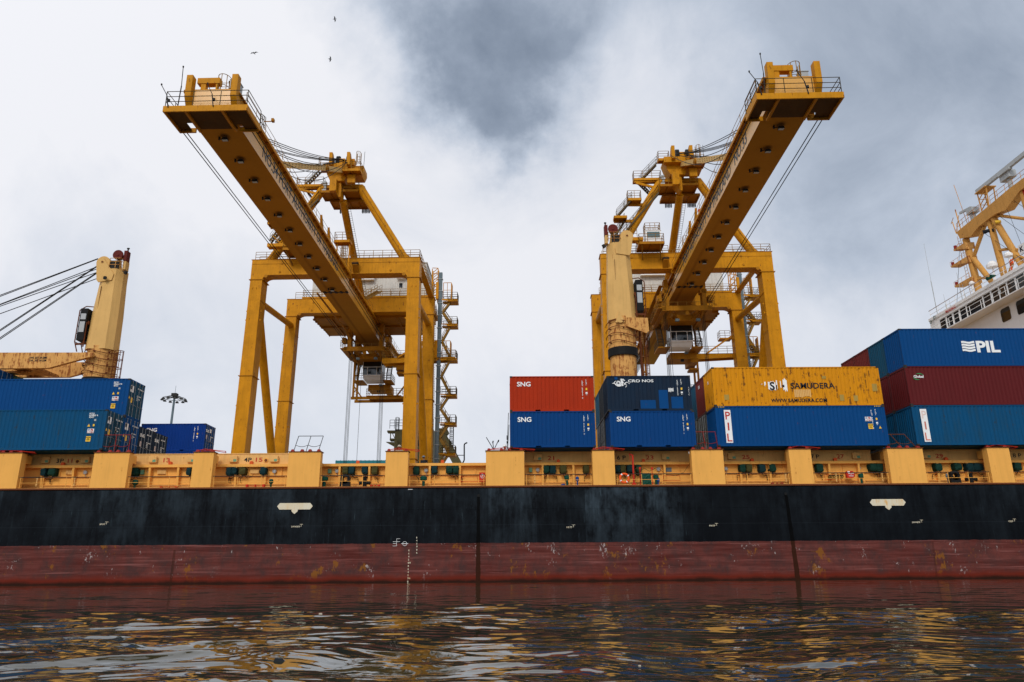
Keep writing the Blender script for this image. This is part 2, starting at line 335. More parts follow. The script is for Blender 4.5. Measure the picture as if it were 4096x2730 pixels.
# ------------------------------------------------------------------ water
def make_water():
    rs = np.concatenate([[.8, 2.0, 3.2], np.geomspace(4.2, 62, 560), np.geomspace(66, 5000, 26)])
    th = np.concatenate([np.linspace(-.70, .70, 860), np.linspace(.70, 2*math.pi-.70, 60)[1:-1]])
    nr, nt_ = len(rs), len(th)
    RR, TT = np.meshgrid(rs, th, indexing='ij')
    x = CAM.x+RR*np.sin(TT+YAW); y = CAM.y+RR*np.cos(TT+YAW)
    rng = np.random.RandomState(11)
    z = np.zeros_like(x)
    wx = x+.35*np.sin(y*.9+1.3)+.2*np.sin(x*.7+y*1.7)+.07*np.sin(2.9*x+3.7*y); wy = y+.3*np.sin(x*.8+.4)+.25*np.sin(x*1.9-y*.6+2)+.06*np.sin(4.1*x-2.3*y)
    for i in range(120):
        lam = .12*(2.4/.12)**rng.rand(); dr = rng.normal(0, .5)+math.pi/2*0
        k = 2*math.pi/lam; kx, ky = k*math.sin(dr), k*math.cos(dr)
        sl = .0098*(1.0 if lam < 1.4 else 1.1)
        z += (sl/k)*np.sin(kx*wx+ky*wy+rng.rand()*6.28)
    z += .010*np.sin(.9*x*.35+1.3*y+.5)*np.sin(.31*x-.2*y)
    patch = .78+.34*np.sin(x*.21+1.0+.5*np.sin(y*.3))*np.sin(y*.33+.4*np.sin(x*.17))+.16*np.sin(1.1*y+.6*np.sin(.5*x))
    near = np.clip((-y-31)/11.0, 0, 1); near = near*near*(3-2*near)
    amp = (.50+.84*near)*patch
    amp *= np.clip((90-RR)/30, 0, 1)
    z = z*amp
    verts = np.stack([x, y, z], -1).reshape(-1, 3)
    i = np.arange(nr-1)[:, None]*nt_; j = np.arange(nt_)[None, :]; j2 = (j+1) % nt_
    q = np.stack([i+j, i+j2, i+nt_+j2, i+nt_+j], -1).reshape(-1, 4)
    nv = len(verts); verts = np.vstack([verts, [[CAM.x, CAM.y, 0]]])
    tri = np.stack([np.full(nt_, nv), np.arange(nt_), (np.arange(nt_)+1) % nt_][::1], -1)
    me = bpy.data.meshes.new('water')
    me.vertices.add(len(verts)); me.vertices.foreach_set('co', verts.astype(np.float32).ravel())
    loops = np.concatenate([q.ravel(), tri.ravel()]); nl = len(loops)
    me.loops.add(nl); me.loops.foreach_set('vertex_index', loops.astype(np.int32))
    starts = np.concatenate([np.arange(len(q))*4, len(q)*4+np.arange(len(tri))*3])
    me.polygons.add(len(starts)); me.polygons.foreach_set('loop_start', starts.astype(np.int32))
    me.polygons.foreach_set('loop_total', np.concatenate([np.full(len(q), 4), np.full(len(tri), 3)]).astype(np.int32))
    me.update(calc_edges=True); me.flip_normals() if me.polygons[0].normal.z < 0 else None
    me.shade_smooth()
    mt = bpy.data.materials.new('river_water'); mt.use_nodes = True; nt = mt.node_tree; L = nt.links
    b = nt.nodes['Principled BSDF']; b.inputs['Base Color'].default_value = (.016, .016, .008, 1); b.inputs['Roughness'].default_value = .015; b.inputs['IOR'].default_value = 1.36
    b.inputs['Specular IOR Level'].default_value = .5
    tc = nt.nodes.new('ShaderNodeTexCoord'); mp = nd(nt, 'ShaderNodeMapping'); mp.inputs['Scale'].default_value = (5.0, 13.0, 1); L.new(tc.outputs['Object'], mp.inputs[0])
    n = nd(nt, 'ShaderNodeTexNoise', i={'Scale': 1.0, 'Detail': 4, 'Roughness': .55, 'Distortion': .4}); L.new(mp.outputs[0], n.inputs['Vector'])
    bp = nd(nt, 'ShaderNodeBump', i={'Strength': .07, 'Distance': .008}); L.new(n.outputs['Fac'], bp.inputs['Height']); L.new(bp.outputs[0], b.inputs['Normal'])
    n3 = nd(nt, 'ShaderNodeTexNoise', i={'Scale': .35, 'Detail': 4}); L.new(tc.outputs['Object'], n3.inputs['Vector'])
    L.new(mixc(nt, ramp(nt, n3.outputs['Fac'], [(.4, 0.0), (.65, 1.0)]), (.020, .021, .011), (.036, .033, .015)), b.inputs['Base Color'])
    me.materials.append(mt)
    o = bpy.data.objects.new('water', me); COL.objects.link(o); tag(o, 'murky brown river water with ripples', 'water', kind='structure')
make_water()

# ------------------------------------------------------------------ quay and land
q = MB(); q.box(-900, 900, 31.6, 2500, -4, 3.0); q = q.build('quay', 'concrete'); tag(q, 'concrete quay and yard behind the ship', 'quay', kind='structure')

# ------------------------------------------------------------------ hull material
def hull_mat():
    m = bpy.data.materials.new('hull_paint'); m.use_nodes = True; nt = m.node_tree; L = nt.links
    b = nt.nodes['Principled BSDF']; b.inputs['Roughness'].default_value = .6; b.inputs['Specular IOR Level'].default_value = .04
    tc = nt.nodes.new('ShaderNodeTexCoord'); P = tc.outputs['Object']
    sp = nt.nodes.new('ShaderNodeSeparateXYZ'); L.new(P, sp.inputs[0]); Z = sp.outputs[2]; X = sp.outputs[0]
    def noise(scale, det=6, rough=.6, loc=(0, 0, 0), dist=0):
        mp = nd(nt, 'ShaderNodeMapping'); mp.inputs['Scale'].default_value = scale; mp.inputs['Location'].default_value = loc; L.new(P, mp.inputs[0])
        n = nd(nt, 'ShaderNodeTexNoise', i={'Scale': 1.0, 'Detail': det, 'Roughness': rough, 'Distortion': dist}); L.new(mp.outputs[0], n.inputs['Vector']); return n.outputs['Fac']
    # black topside: repainted bays, faded blue-grey patches with hard upright edges and runs
    cell = math_(nt, 'FLOOR', math_(nt, 'MULTIPLY_ADD', X, .30, .37)); wn = nd(nt, 'ShaderNodeTexWhiteNoise', noise_dimensions='1D'); L.new(cell, wn.inputs['W'])
    blk = ramp(nt, wn.outputs['Value'], [(.25, 0.0), (.8, 1.0)])
    left = ramp(nt, math_(nt, 'MULTIPLY_ADD', X, .02, .5), [(.0, .55), (.70, 1.0), (.80, .15), (1.0, .25)])
    a1 = ramp(nt, noise((.55, 1, .35), 9, .68), [(.44, 0.0), (.62, 1.0)]); a2 = ramp(nt, noise((2.6, 1, .28), 8, .7, (4, 0, 2)), [(.42, 0.0), (.66, 1.0)])
    top = ramp(nt, math_(nt, 'MULTIPLY', Z, .15), [(.42, .45), (.93, 1.0)])
    fade = math_(nt, 'MULTIPLY', math_(nt, 'MULTIPLY', math_(nt, 'MULTIPLY_ADD', a1, .75, math_(nt, 'MULTIPLY', a2, .5)), math_(nt, 'MULTIPLY_ADD', blk, .8, .42)), math_(nt, 'MULTIPLY', left, top), clamp=True)
    c = mixc(nt, fade, (.0028, .0036, .005), (.034, .048, .060))
    runs = ramp(nt, noise((6.5, 1, .55), 7, .72, (9, 0, 5)), [(.60, 0.0), (.70, 1.0)]); c = mixc(nt, math_(nt, 'MULTIPLY', runs, math_(nt, 'MULTIPLY', left, .5)), c, (.07, .11, .13))
    seam = math_(nt, 'LESS_THAN', math_(nt, 'ABSOLUTE', math_(nt, 'SUBTRACT', Z, 3.72)), .012); c = mixc(nt, math_(nt, 'MULTIPLY', seam, .2), c, (.04, .05, .06))
    # red boot top
    r1 = noise((.16, 1, 3.4), 9, .68, (2, 0, 1)); r2 = noise((.9, 1, .8), 9, .7); r3 = noise((3.2, 1, .6), 8, .7, (1, 0, 9))
    cr = mixc(nt, ramp(nt, r1, [(.36, 0.0), (.66, 1.0)]), (.068, .014, .011), (.150, .046, .038))
    cr = mixc(nt, ramp(nt, r2, [(.44, 0.0), (.64, .88)]), cr, (.050, .026, .024))
    cr = mixc(nt, ramp(nt, r3, [(.54, 0.0), (.70, .75)]), cr, (.085, .020, .016))
    bl = ramp(nt, noise((.22, 1, 7.5), 6, .6, (7, 0, 3)), [(.56, 0.0), (.68, .6)]); cr = mixc(nt, bl, cr, (.24, .09, .08))
    rr = ramp(nt, math_(nt, 'MULTIPLY', noise((1.7, 1, .95), 9, .75, (5, 0, 5)), noise((.5, 1, .5), 5, .6, (8, 0, 0))), [(.325, 0.0), (.35, 1.0)]); cr = mixc(nt, math_(nt, 'MULTIPLY', rr, .8), cr, (.20, .075, .012))
    ch = ramp(nt, math_(nt, 'MULTIPLY', noise((7, 1, 4.2), 6, .75, (0, 0, 31)), noise((.8, 1, .7), 4, .6, (3, 0, 4))), [(.355, 0.0), (.372, 1.0)]); cr = mixc(nt, math_(nt, 'MULTIPLY', ch, .75), cr, (.42, .36, .34))
    wob = math_(nt, 'MULTIPLY_ADD', noise((.5, 1, .5), 7, .65, (1, 0, 1)), .5, -.25)
    zl = math_(nt, 'ADD', Z, wob)
    low = ramp(nt, zl, [(.30, 1.0), (.62, 0.0)]); cr = mixc(nt, math_(nt, 'MULTIPLY', low, .85), cr, (.120, .014, .006))
    wet = ramp(nt, zl, [(.06, 1.0), (.26, 0.0)]); cr = mixc(nt, math_(nt, 'MULTIPLY', wet, .92), cr, (.016, .008, .005))
    wz = math_(nt, 'MULTIPLY_ADD', noise((1.4, 1, .1), 6, .75, (6, 0, 6)), .16, -.08)
    isred = math_(nt, 'LESS_THAN', math_(nt, 'ADD', Z, wz), 2.52)
    c = mixc(nt, isred, c, cr)
    # discharge streaks
    for (x0, zt, w0, dx, rc) in ((-1.9, 5.6, .085, .0, .93), (19.36, 5.7, .09, .03, .93), (-22.35, 2.2, .05, 0, .5), (29.2, 2.4, .04, -.05, .35)):
        xx = math_(nt, 'SUBTRACT', X, math_(nt, 'MULTIPLY_ADD', Z, -dx, x0+dx*6))
        w = math_(nt, 'MULTIPLY_ADD', Z, -w0*.14, w0*1.9); w = math_(nt, 'MULTIPLY', w, math_(nt, 'MULTIPLY_ADD', noise((3, 1, 2), 3), .8, .6))
        s = math_(nt, 'MULTIPLY', math_(nt, 'LESS_THAN', math_(nt, 'ABSOLUTE', xx), w), math_(nt, 'LESS_THAN', Z, zt))
        c = mixc(nt, math_(nt, 'MULTIPLY', s, rc), c, mixc(nt, isred, (.001, .001, .001), (.028, .009, .004)))
    lip = math_(nt, 'GREATER_THAN', math_(nt, 'ADD', Z, math_(nt, 'MULTIPLY_ADD', noise((5, 1, 1), 5, .7), .3, -.15)), 6.22)
    c = mixc(nt, math_(nt, 'MULTIPLY', lip, .6), c, (.06, .03, .015))
    L.new(c, b.inputs['Base Color'])
    bz = noise((.35, 1, .5), 3, .5); bp = nd(nt, 'ShaderNodeBump', i={'Strength': .5, 'Distance': .12}); L.new(bz, bp.inputs['Height'])
    bp2 = nd(nt, 'ShaderNodeBump', i={'Strength': .25, 'Distance': .02}); L.new(r2, bp2.inputs['Height']); L.new(bp.outputs[0], bp2.inputs['Normal'])
    fr = math_(nt, 'PINGPONG', X, .41); fr = math_(nt, 'MULTIPLY', fr, noise((.3, 1, .8), 4, .6, (2, 0, 2))); bp3 = nd(nt, 'ShaderNodeBump', i={'Strength': .35, 'Distance': .05}); L.new(fr, bp3.inputs['Height']); L.new(bp2.outputs[0], bp3.inputs['Normal'])
    sx = math_(nt, 'LESS_THAN', math_(nt, 'PINGPONG', math_(nt, 'ADD', Z, .1), 1.22), .014); sy = math_(nt, 'LESS_THAN', math_(nt, 'PINGPONG', math_(nt, 'ADD', X, .7), 4.6), .016)
    bp4 = nd(nt, 'ShaderNodeBump', i={'Strength': .8, 'Distance': .015}); L.new(math_(nt, 'MAXIMUM', sx, sy), bp4.inputs['Height']); L.new(bp3.outputs[0], bp4.inputs['Normal']); L.new(bp4.outputs[0], b.inputs['Normal'])
    rg = ramp(nt, fade, [(0, .5), (1, .7)]); L.new(rg, b.inputs['Roughness'])
    return m
M['hull'] = hull_mat()

# ------------------------------------------------------------------ the ship
BEAM = 27.8; DK = 6.30
ship = thing('cargo_ship', 'long black and red hulled cargo ship with buff deck fittings lying along the quay', 'ship', (0, 0, 0))
h = MB()
st = [(-104, .02, .02), (-98, 3.0, 1.2), (-90, 8.5, 5.5), (-80, 12.6, 11), (-68, 13.9, 13.9), (-50, 13.9, 13.9), (62, 13.9, 13.9), (74, 13.6, 11.5), (80, 13.0, 7)]
prof = [-3.2, 0.0, 2.5, DK]
for x, hd, hw in st:
    for sgn in (-1, 1):
        for k, z in enumerate(prof):
            hb = hw if k < 3 else hd
            h.v.append((x+(-3 if (k == 3 and x < -90) else 0), BEAM/2+sgn*hb, z))
n = len(prof)
for i in range(len(st)-1):
    for s in (0, 1):
        for k in range(n-1):
            a = i*2*n+s*n+k; h.f.append((a, a+1, a+2*n+1, a+2*n))
    a = i*2*n; h.f.append((a, a+2*n, a+3*n, a+n))
for a in (0, (len(st)-1)*2*n): h.f.append(tuple([a+k for k in range(n)]+[a+n+k for k in range(n-1, -1, -1)]))
h.build('hull', 'hull', ship)
d = MB(); d.prism([(x, BEAM/2-hd) for x, hd, hw in st[1:]]+[(x, BEAM/2+hd) for x, hd, hw in reversed(st[1:])], 'z', DK-.12, DK+.005)
d.build('deck', 'peach_old', ship)
s = MB(); s.box(-70, 64, -.03, .02, DK-.06, DK+.05); s.build('sheer_strake', 'rust', ship)

def wall(mb, x0, x1):
    mb.box(x0, x1, 2.0, 2.06, DK+.006, 7.96)
    mb.box(x0, x1, 1.60, 2.10, 7.96, 7.99); mb.box(x0, x1, 1.60, 1.63, 7.99, 8.15)   # ledge with upstand
    mb.box(x0, x1, 1.63, 2.4, 8.115, 8.14)
co_ = MB()
wall(co_, -60, 58)
co_.box(-60, 58, 25.7, 25.8, DK, 8.0)
co_.build('hatch_coaming', 'peach', ship)
fin = MB()
for zz in (7.33, 6.74): fin.box(-58, 56, 1.86, 2.0, zz, zz+.025)
xx = -57.4
fx = [2.55+.03, 4.8] 
finx = []
for px in (195, 310): pass
FPX = [0+490*.3827, 0+810*.3827, 1600*.3827, 1895*.3827, 800+400*.3827, 800+705*.3827, 800+1475*.3827, 800+1783*.3827, 1600+318*.3827, 1600+630*.3827,
       1600+1488*.3827, 1600+1806*.3827, 2400+660*.3827, 2400+1450*.3827, 2400+1755*.3827, 3200+278*.3826, 3200+585*.3826, 3200+1405*.3826, 3200+1712*.3826]
finx = [X2(p) for p in FPX]+[-45, -42.5, -40.1, -37.6, 36.5, 39, 41.5, 44, 46.5]
for x in finx: fin.prism([(1.62, 7.96), (2.0, 7.96), (2.0, DK), (1.80, DK), (1.62, 7.75)], 'x', x-.075, x+.075)
for x in [finx[i]+1.1 for i in range(len(finx))]: fin.box(x-.03, x+.03, 1.93, 2.0, 7.36, 7.94)
fin.build('coaming_stiffener', 'peach', ship)
# hatch cover sides (closed bays only)
for (a, b_) in ((-56, -42.2), (-41.9, -28.4), (-28.1, -14.6), (1.35, 13.35), (13.7, 26.65), (27.6, 41.0), (41.3, 54)):
    c = MB(); c.box(a, b_, 2.02, 25.6, 8.142, 8.985); c.box(a, b_, 1.98, 2.02, 8.93, 8.985)
    c.build('hatch_cover', 'peach_old', ship)
hold = MB(); hold.box(-14.4, 1.2, 2.07, 25.6, DK+.01, DK+.05); hold.build('hold_dark_sheet', 'darksteel', ship)  # dark sheet at deck level, stands in for the unlit depth of the hold

# container pedestals along the ship's side
PED = [(-43.0, -40.6), (-36.15, -33.78), (-28.76, -26.3), (-21.83, -20.43), (-15.2, -12.96), (-8.41, -6.84), (-1.4, 1.28), (6.06, 7.61), (13.03, 15.27), (19.91, 21.47), (26.88, 29.39), (33.96, 35.53), (41, 43.4)]
for i, (a, b_) in enumerate(PED):
    p = MB(); zt = 8.80+.0018*(i-6)**2
    p.taper((a+.0, b_-.0, .02, .62, DK+.01), (a, b_, .02, .62, zt-.05))
    o = p.build('container_pedestal', 'peach', ship)
    t = MB(); t.box(a-.05, b_+.05, -.04, .70, zt-.05, zt); t.build('top_plate', 'rust', o)
    for xx in (a+.18, b_-.18) if (b_-a) < 2 else (a+.2, (a+b_)/2-.25, (a+b_)/2+.3, b_-.2):
        g = MB(); g.taper((xx-.14, xx+.14, .1, .4, zt), (xx-.07, xx+.07, .17, .33, zt+.17)); g.build('twistlock_foot', 'redpaint', o)
    k = MB()   # bracket behind the pedestal carrying it to the coaming
    k.box(a+.25, b_-.25, .62, 1.62, zt-.65, zt-.08); k.build('bracket', 'peach', o)
# red folding guard frames on the pedestals
def fold_up(i, mat, tilt=.25, hgt=1.25, n=3):
    a, b_ = PED[i]; zt = 8.82; mb = MB(); pts = []
    for k in range(n):
        x = a+.25+(b_-a-.5)*k/(n-1); p = (x, .25, zt); q = (x+tilt, .25, zt+hgt); mb.tube(p, q, .025, 5); pts.append((p, q))
    mb.path([q for p, q in pts], .025, 5)
    for (p0, q0), (p1, q1) in zip(pts, pts[1:]):
        A = Vector(p0).lerp(q0, .42); B = Vector(p1).lerp(q1, .42)
        cp = [A.lerp(B, t)+Vector((0, 0, -.12*math.sin(math.pi*t))) for t in (0, .2, .4, .6, .8, 1)]
        mb.path(cp, .018, 4)
    mb.build('folding_guard_frame', mat, ship)
def fold_flat(i, mat='redfit'):
    a, b_ = PED[i]; z = 8.88; mb = MB()
    mb.path([(a+.2, .15, z+.02), ((a+b_)/2, .15, z+.14), (b_+.75, .15, z-.02)], .022, 5)
    mb.path([(a+.3, .5, z+.05), (b_-.3, .5, z+.1), (b_+.65, .5, z-.07)], .022, 5); mb.tube((b_+.75, .15, z-.02), (b_+.65, .5, z-.07), .03, 5)
    mb.tube(((a+b_)/2, .15, z+.14), ((a+b_)/2+.1, .5, z+.05), .022, 5)
    mb.build('folded_guard_frame', mat, ship)
fold_up(2, 'redpaint', .02); fold_up(4, 'darksteel', .28, 1.1); fold_up(8, 'redpaint', -.12, 1.25); fold_up(10, 'rust', -.75, 1.0)
for i in (1, 3, 5, 6, 7, 9, 11): fold_flat(i)

# guard rails between the pedestals
RL = [(a[1]+.06, b_[0]-.06) for a, b_ in zip(PED, PED[1:])]
for j, (a, b_) in enumerate(RL):
    g = MB(); k = 3 if j != 7 else 3
    for i in range(k+1):
        x = a+.08+(b_-a-.16)*i/k
        if j == 7 and i == 2: x -= .25
        g.tube((x, .15, DK), (x, .15, 7.12), .022, 5)
    for zz in (6.36, 6.73): g.tube((a, .15, zz), (b_, .15, zz), .015, 5)
    o = g.build('guard_rail', 'peach', ship); t = MB(); t.tube((a, .15, 7.12), (b_, .15, 7.12), .028, 6); t.build('top_rail', 'darksteel', o)

# canvas covered sockets, cables, vents and other fittings
def fit(mb, name, mat, **k): return mb.build(name, mat, ship, **k)
def cover(px, w, mat):
    x = X2(px, 1.7, 1880); ww = w*.3827/56*.98; mb = MB(); r = random.Random(int(px*7))
    n = 7; zt, zb = 7.90, 7.42-r.random()*.06; y0, y1 = 1.44, 1.98
    ring = []
    for k, z in enumerate(np.linspace(zb, zt, 5)):
        f = [.86, 1.02, 1.0, .99, .95][k]
        for (sx, sy) in ((-1, -.75), (-.85, -1), (0, -1.06), (.85, -1), (1, -.75), (1, 1), (-1, 1)):
            ring.append((x+sx*ww/2*f+(r.random()-.5)*.05, (y0+y1)/2+sy*(y1-y0)/2*(f if sy < 0 else 1)+(r.random()-.5)*.04, z+(r.random()-.5)*.03))
    fs = [(k*7+i, k*7+(i+1) % 7, (k+1)*7+(i+1) % 7, (k+1)*7+i) for k in range(4) for i in range(7)]+[tuple(range(7)), tuple(range(34, 27, -1))]
    mb.add(ring, fs); o = fit(mb, 'socket_cover', mat)
    c = MB(); x1 = x+(r.random()-.5)*.9
    c.path([(x, 1.7, zb), (x+.02, 1.72, zb-.12), ((x+x1)/2, 1.8, zb-.26), (x1, 1.85, zb-.22), (x1+.02, 1.88, zb-.55)], .022, 4)
    if r.random() < .6: c.path([(x+.1, 1.7, zb), (x+.25, 1.75, zb-.2), (x+.6, 1.85, zb-.16)], .016, 4)
    c.build('cable', 'black', o)
CV = [(0+472*.3827, 55, 'teal'), (560*.3827, 74, 'green'), (1412*.3827, 80, 'green'), (1985*.3827, 48, 'teal')]
CV += [(800+a*.3827, w, c) for a, w, c in [(312, 56, 'teal'), (365, 56, 'teal'), (452, 68, 'olive'), (667, 66, 'teal'), (1522, 62, 'olive'), (1588, 60, 'teal'), (1725, 62, 'teal'), (1830, 64, 'olive')]]
CV += [(1600+a*.3827, w, c) for a, w, c in [(172, 62, 'green'), (362, 60, 'teal'), (517, 66, 'green'), (585, 66, 'green'), (1530, 64, 'green'), (1595, 64, 'teal'), (1707, 72, 'olive'), (1945, 64, 'olive')]]
CV += [(2400+a*.3827, w, c) for a, w, c in [(185, 54, 'teal'), (237, 52, 'olive'), (318, 80, 'teal'), (400, 60, 'green'), (1485, 62, 'green'), (1552, 64, 'olive'), (1690, 68, 'teal'), (1800, 66, 'green'), (2290, 72, 'green')]]
CV += [(3200+a*.3826, w, c) for a, w, c in [(757, 72, 'green'), (825, 72, 'green'), (1440, 72, 'green'), (1642, 80, 'green'), (1768, 72, 'teal'), (1860, 104, 'teal'), (2270, 72, 'green')]]
for c in CV: cover(*c)
def mushroom(px, mat, zt=7.25, r=.22, Y=.95):
    x = X2(px, Y, 1900); mb = MB(); mb.tube((x, Y, DK), (x, Y, zt-.3), r*.42, 10); mb.tube((x, Y, zt-.34), (x, Y, zt-.26), r*.6, 12, r)
    mb.tube((x, Y, zt-.26), (x, Y, zt-.06), r, 12); mb.tube((x, Y, zt-.06), (x, Y, zt), r, 12, r*.55); o = fit(mb, 'deck_ventilator', mat); smooth_by_angle(o)
for px, mat, zt, r in [(1425*.3827, 'greenpaint', 7.0, .2), (800+750*.3827, 'greenpaint', 7.0, .15), (800+1303*.3827, 'greenpaint', 7.16, .27), (1600+248*.3827, 'greenpaint', 7.15, .25),
                       (1600+1745*.3827, 'greenpaint', 7.15, .2), (1600+1852*.3827, 'bluepaint', 7.05, .12), (1600+1703*.3827, 'bluepaint', 6.55, .16), (2400+582*.3827, 'greenpaint', 7.15, .2), (2400+603*.3827, 'bluepaint', 6.95, .12), (3200+636*.3826, 'greenpaint', 7.15, .19), (3200+1538*.3826, 'grey', 7.1, .12)]:
    mushroom(px, mat, zt, r)
def chock(px):
    x = X2(px, .5, 1915); mb = MB(); z = 6.92; N = 20; R1, R2 = .33, .17; y0, y1 = .35, .75
    vs = []
    for y in (y0, y1):
        for rr in (R1, R2):
            for i in range(N): t = 2*math.pi*i/N; vs.append((x+rr*math.cos(t), y, z+rr*math.sin(t)))
    fs = []
    for i in range(N):
        j = (i+1) % N; fs += [(i, j, N+j, N+i), (2*N+i, 3*N+i, 3*N+j, 2*N+j), (i, 2*N+i, 2*N+j, j), (N+i, N+j, 3*N+j, 3*N+i)]
    mb.add(vs, fs); mb.taper((x-.36, x+.36, y0, y1, DK), (x-.33, x+.33, y0, y1, z-.18)); fit(mb, 'mooring_chock', 'black')
chock(800+1520*.3827); chock(3200+1618*.3826)
def bitts(px):
    x = X2(px, .6, 1915); mb = MB(); mb.tube((x, .6, DK), (x, .6, 7.02), .14, 12); mb.tube((x-.34, .6, 6.66), (x+.34, .6, 6.66), .11, 12); mb.tube((x, .6, 7.02), (x, .6, 7.08), .18, 12)
    mb.tube((x-.38, .6, 6.66), (x-.33, .6, 6.66), .15, 12); mb.tube((x+.33, .6, 6.66), (x+.38, .6, 6.66), .15, 12); fit(mb, 'mooring_bitt', 'black')
bitts(800+1725*.3827); bitts(3200+1788*.3826)
def grate(pxa, pxb, zt=6.66, red='redfit'):
    a, b_ = X2(pxa, 1.2, 1930), X2(pxb, 1.2, 1930); mb = MB(); mb.box(a, a+.14, 1.1, 1.35, DK, zt); mb.box(b_-.14, b_, 1.1, 1.35, DK, zt); mb.box((a+b_)/2-.03, (a+b_)/2+.03, 1.1, 1.3, DK, zt)
    for z in np.arange(DK+.06, zt-.02, .075): mb.box(a, b_, 1.15, 1.2, z, z+.022)
    fit(mb, 'red_rack', red)
grate(800+485*.3827, 800+680*.3827); grate(800+1782*.3827, 800+1882*.3827, 6.6); grate(1683*.3827, 1860*.3827, 6.55); grate(2400+1790*.3827, 2400+1912*.3827, 6.58, 'redpaint')
def pbox(pxa, pxb, za, zb, Y, dep, name, mat, **k):
    a, b_ = X2(pxa, Y, 1850), X2(pxb, Y, 1850); mb = MB(); mb.box(a, b_, Y-dep, Y, za, zb); return fit(mb, name, mat, **k)
def jbox(px, w=82, za=8.34, zb=8.78, Y=2.02, mat='peach_old', lab=True):
    k = .3827; a, b_ = X2(px-w/2*k, Y-.2, 1840), X2(px+w/2*k, Y-.2, 1840); mb = MB(); mb.box(a, b_, Y-.2, Y, za, zb); mb.box(a-.03, b_+.03, Y-.21, Y-.19, za+.05, za+.09)
    for z in (za+.08, za+.2, zb-.12): mb.box(b_, b_+.06, Y-.16, Y-.1, z, z+.05)
    mb.box((a+b_)/2-.06, (a+b_)/2+.06, Y-.15, Y-.05, zb, zb+.03); o = fit(mb, 'junction_box', mat)
    if lab: t = MB(); t.box(b_-.26, b_-.04, Y-.212, Y-.205, za+.03, za+.2); t.build('sticker', 'palegreen', o)
for p in (470*.3827, 888*.3827, 1592*.3827, 1995*.3827, 800+345*.3827, 800+770*.3827, 1600+1442*.3827, 2400+692*.3827, 2400+1385*.3827, 3200+598*.3826, 3200+1335*.3826): jbox(p)
for p in (655*.3827, 1778*.3827, 800+535*.3827, 800+1648*.3827, 1600+443*.3827, 1600+1655*.3827, 2400+458*.3827, 2400+1595*.3827, 3200+375*.3826, 3200+1538*.3826):
    x = X2(p, 1.62, 1850); mb = MB(); mb.box(x-.11, x+.11, 1.60, 1.82, 8.155, 8.34); mb.box(x-.05, x+.05, 1.63, 1.75, 8.34, 8.38); fit(mb, 'alarm_box', 'orangefit')
def bulk(px, Y=1.98, z=7.66):
    x = X2(px, Y, 1875); mb = MB(); mb.tube((x, Y, z), (x, Y-.1, z), .13, 14); mb.tube((x, Y-.1, z), (x, Y-.13, z), .10, 14, .05); mb.path([(x+.13*math.cos(t), Y-.15, z+.13*math.sin(t)) for t in np.linspace(0, 6.28, 13)], .012, 4)
    mb.path([(x, Y-.03, z-.13), (x+.03, Y-.03, z-.3), (x+.3, Y-.02, z-.36)], .014, 4); fit(mb, 'deck_lamp', 'lgrey')
for p in (905*.3827, 1580*.3827, 800+785*.3827, 800+1437*.3827, 1600+275*.3827, 1600+1438*.3827, 2400+608*.3827, 2400+1312*.3827, 3200+608*.3826): bulk(p)
for p in (1510*.3827, 800+1365*.3827, 1600+1363*.3827): pbox(p-6.5, p+6.5, 7.50, 7.80, 1.99, .16, 'switch_box', 'palegreen')
for p in (760*.3827, 1708*.3827, 800+585*.3827): 
    o = pbox(p-17, p+17, 7.52, 7.80, 1.99, .12, 'fuse_box', 'peach_old')
pbox(2400+680*.3827, 2400+742*.3827, 7.48, 7.78, 1.99, .03, 'notice_board', 'grey')
o = pbox(1600+830*.3827, 1600+892*.3827, 6.78, 7.42, 1.5, .22, 'fire_hose_box', 'redfit'); x = X2(1600+863*.3827, 1.28, 1900)
rg = MB(); rg.path([(x+.14*math.cos(t), 1.272, 7.16+.14*math.sin(t)) for t in np.linspace(0, 6.28, 17)], .016, 4); rg.add(*text_mb('F', .22, (x-.055, 1.275, 7.08), bold=.02)); rg.build('lettering', 'letwhite', o)
# rounded red hose box and coil of hose
x0, x1 = X2(3200+472*.3826, 1.4, 1890), X2(3200+557*.3826, 1.4, 1890)
mb = MB(); mb.prism([(x0, 6.9), (x0+.12, 6.84), (x1-.2, 6.84), (x1, 6.98), (x1, 7.2), (x1-.12, 7.36), (x0+.1, 7.38), (x0, 7.3)], 'y', 1.2, 1.45); o = fit(mb, 'rounded_hose_box', 'redfit')
w = MB(); w.add(*text_mb('FIRE HOSE\n&\nNOZZLE', .085, ((x0+x1)/2+.02, 1.19, 7.15), bold=.02, align='CENTER', line=.95)); w.box(x0+.08, x0+.24, 1.185, 1.195, 7.22, 7.34); w.build('lettering', 'letwhite', o)
x0, x1 = X2(3200+300*.3826, 1.4, 1900), X2(3200+450*.3826, 1.4, 1900); mb = MB()
for k in range(9):
    xx = x0+.06+(x1-x0-.12)*k/8; mb.path([(xx+.05*math.cos(t), 1.45+.14*math.sin(t), 6.98+.14*math.cos(t)) for t in np.linspace(0, 6.28, 11)], .035, 5)
fit(mb, 'hose_coil', 'olive')
for p in (1600+725*.3827, 2400+745*.3827, 3200+340*.3826):
    a = X2(p, 1.5, 1910); mb = MB(); mb.path([(a-.6, 1.4, 6.78), (a-.6, 1.4, 7.12), (a+.6, 1.4, 7.12), (a+.6, 1.4, 6.78)], .016, 4); mb.tube((a-.6, 1.4, 6.8), (a+.6, 1.4, 6.8), .016, 4); fit(mb, 'hose_rack', 'redfit')
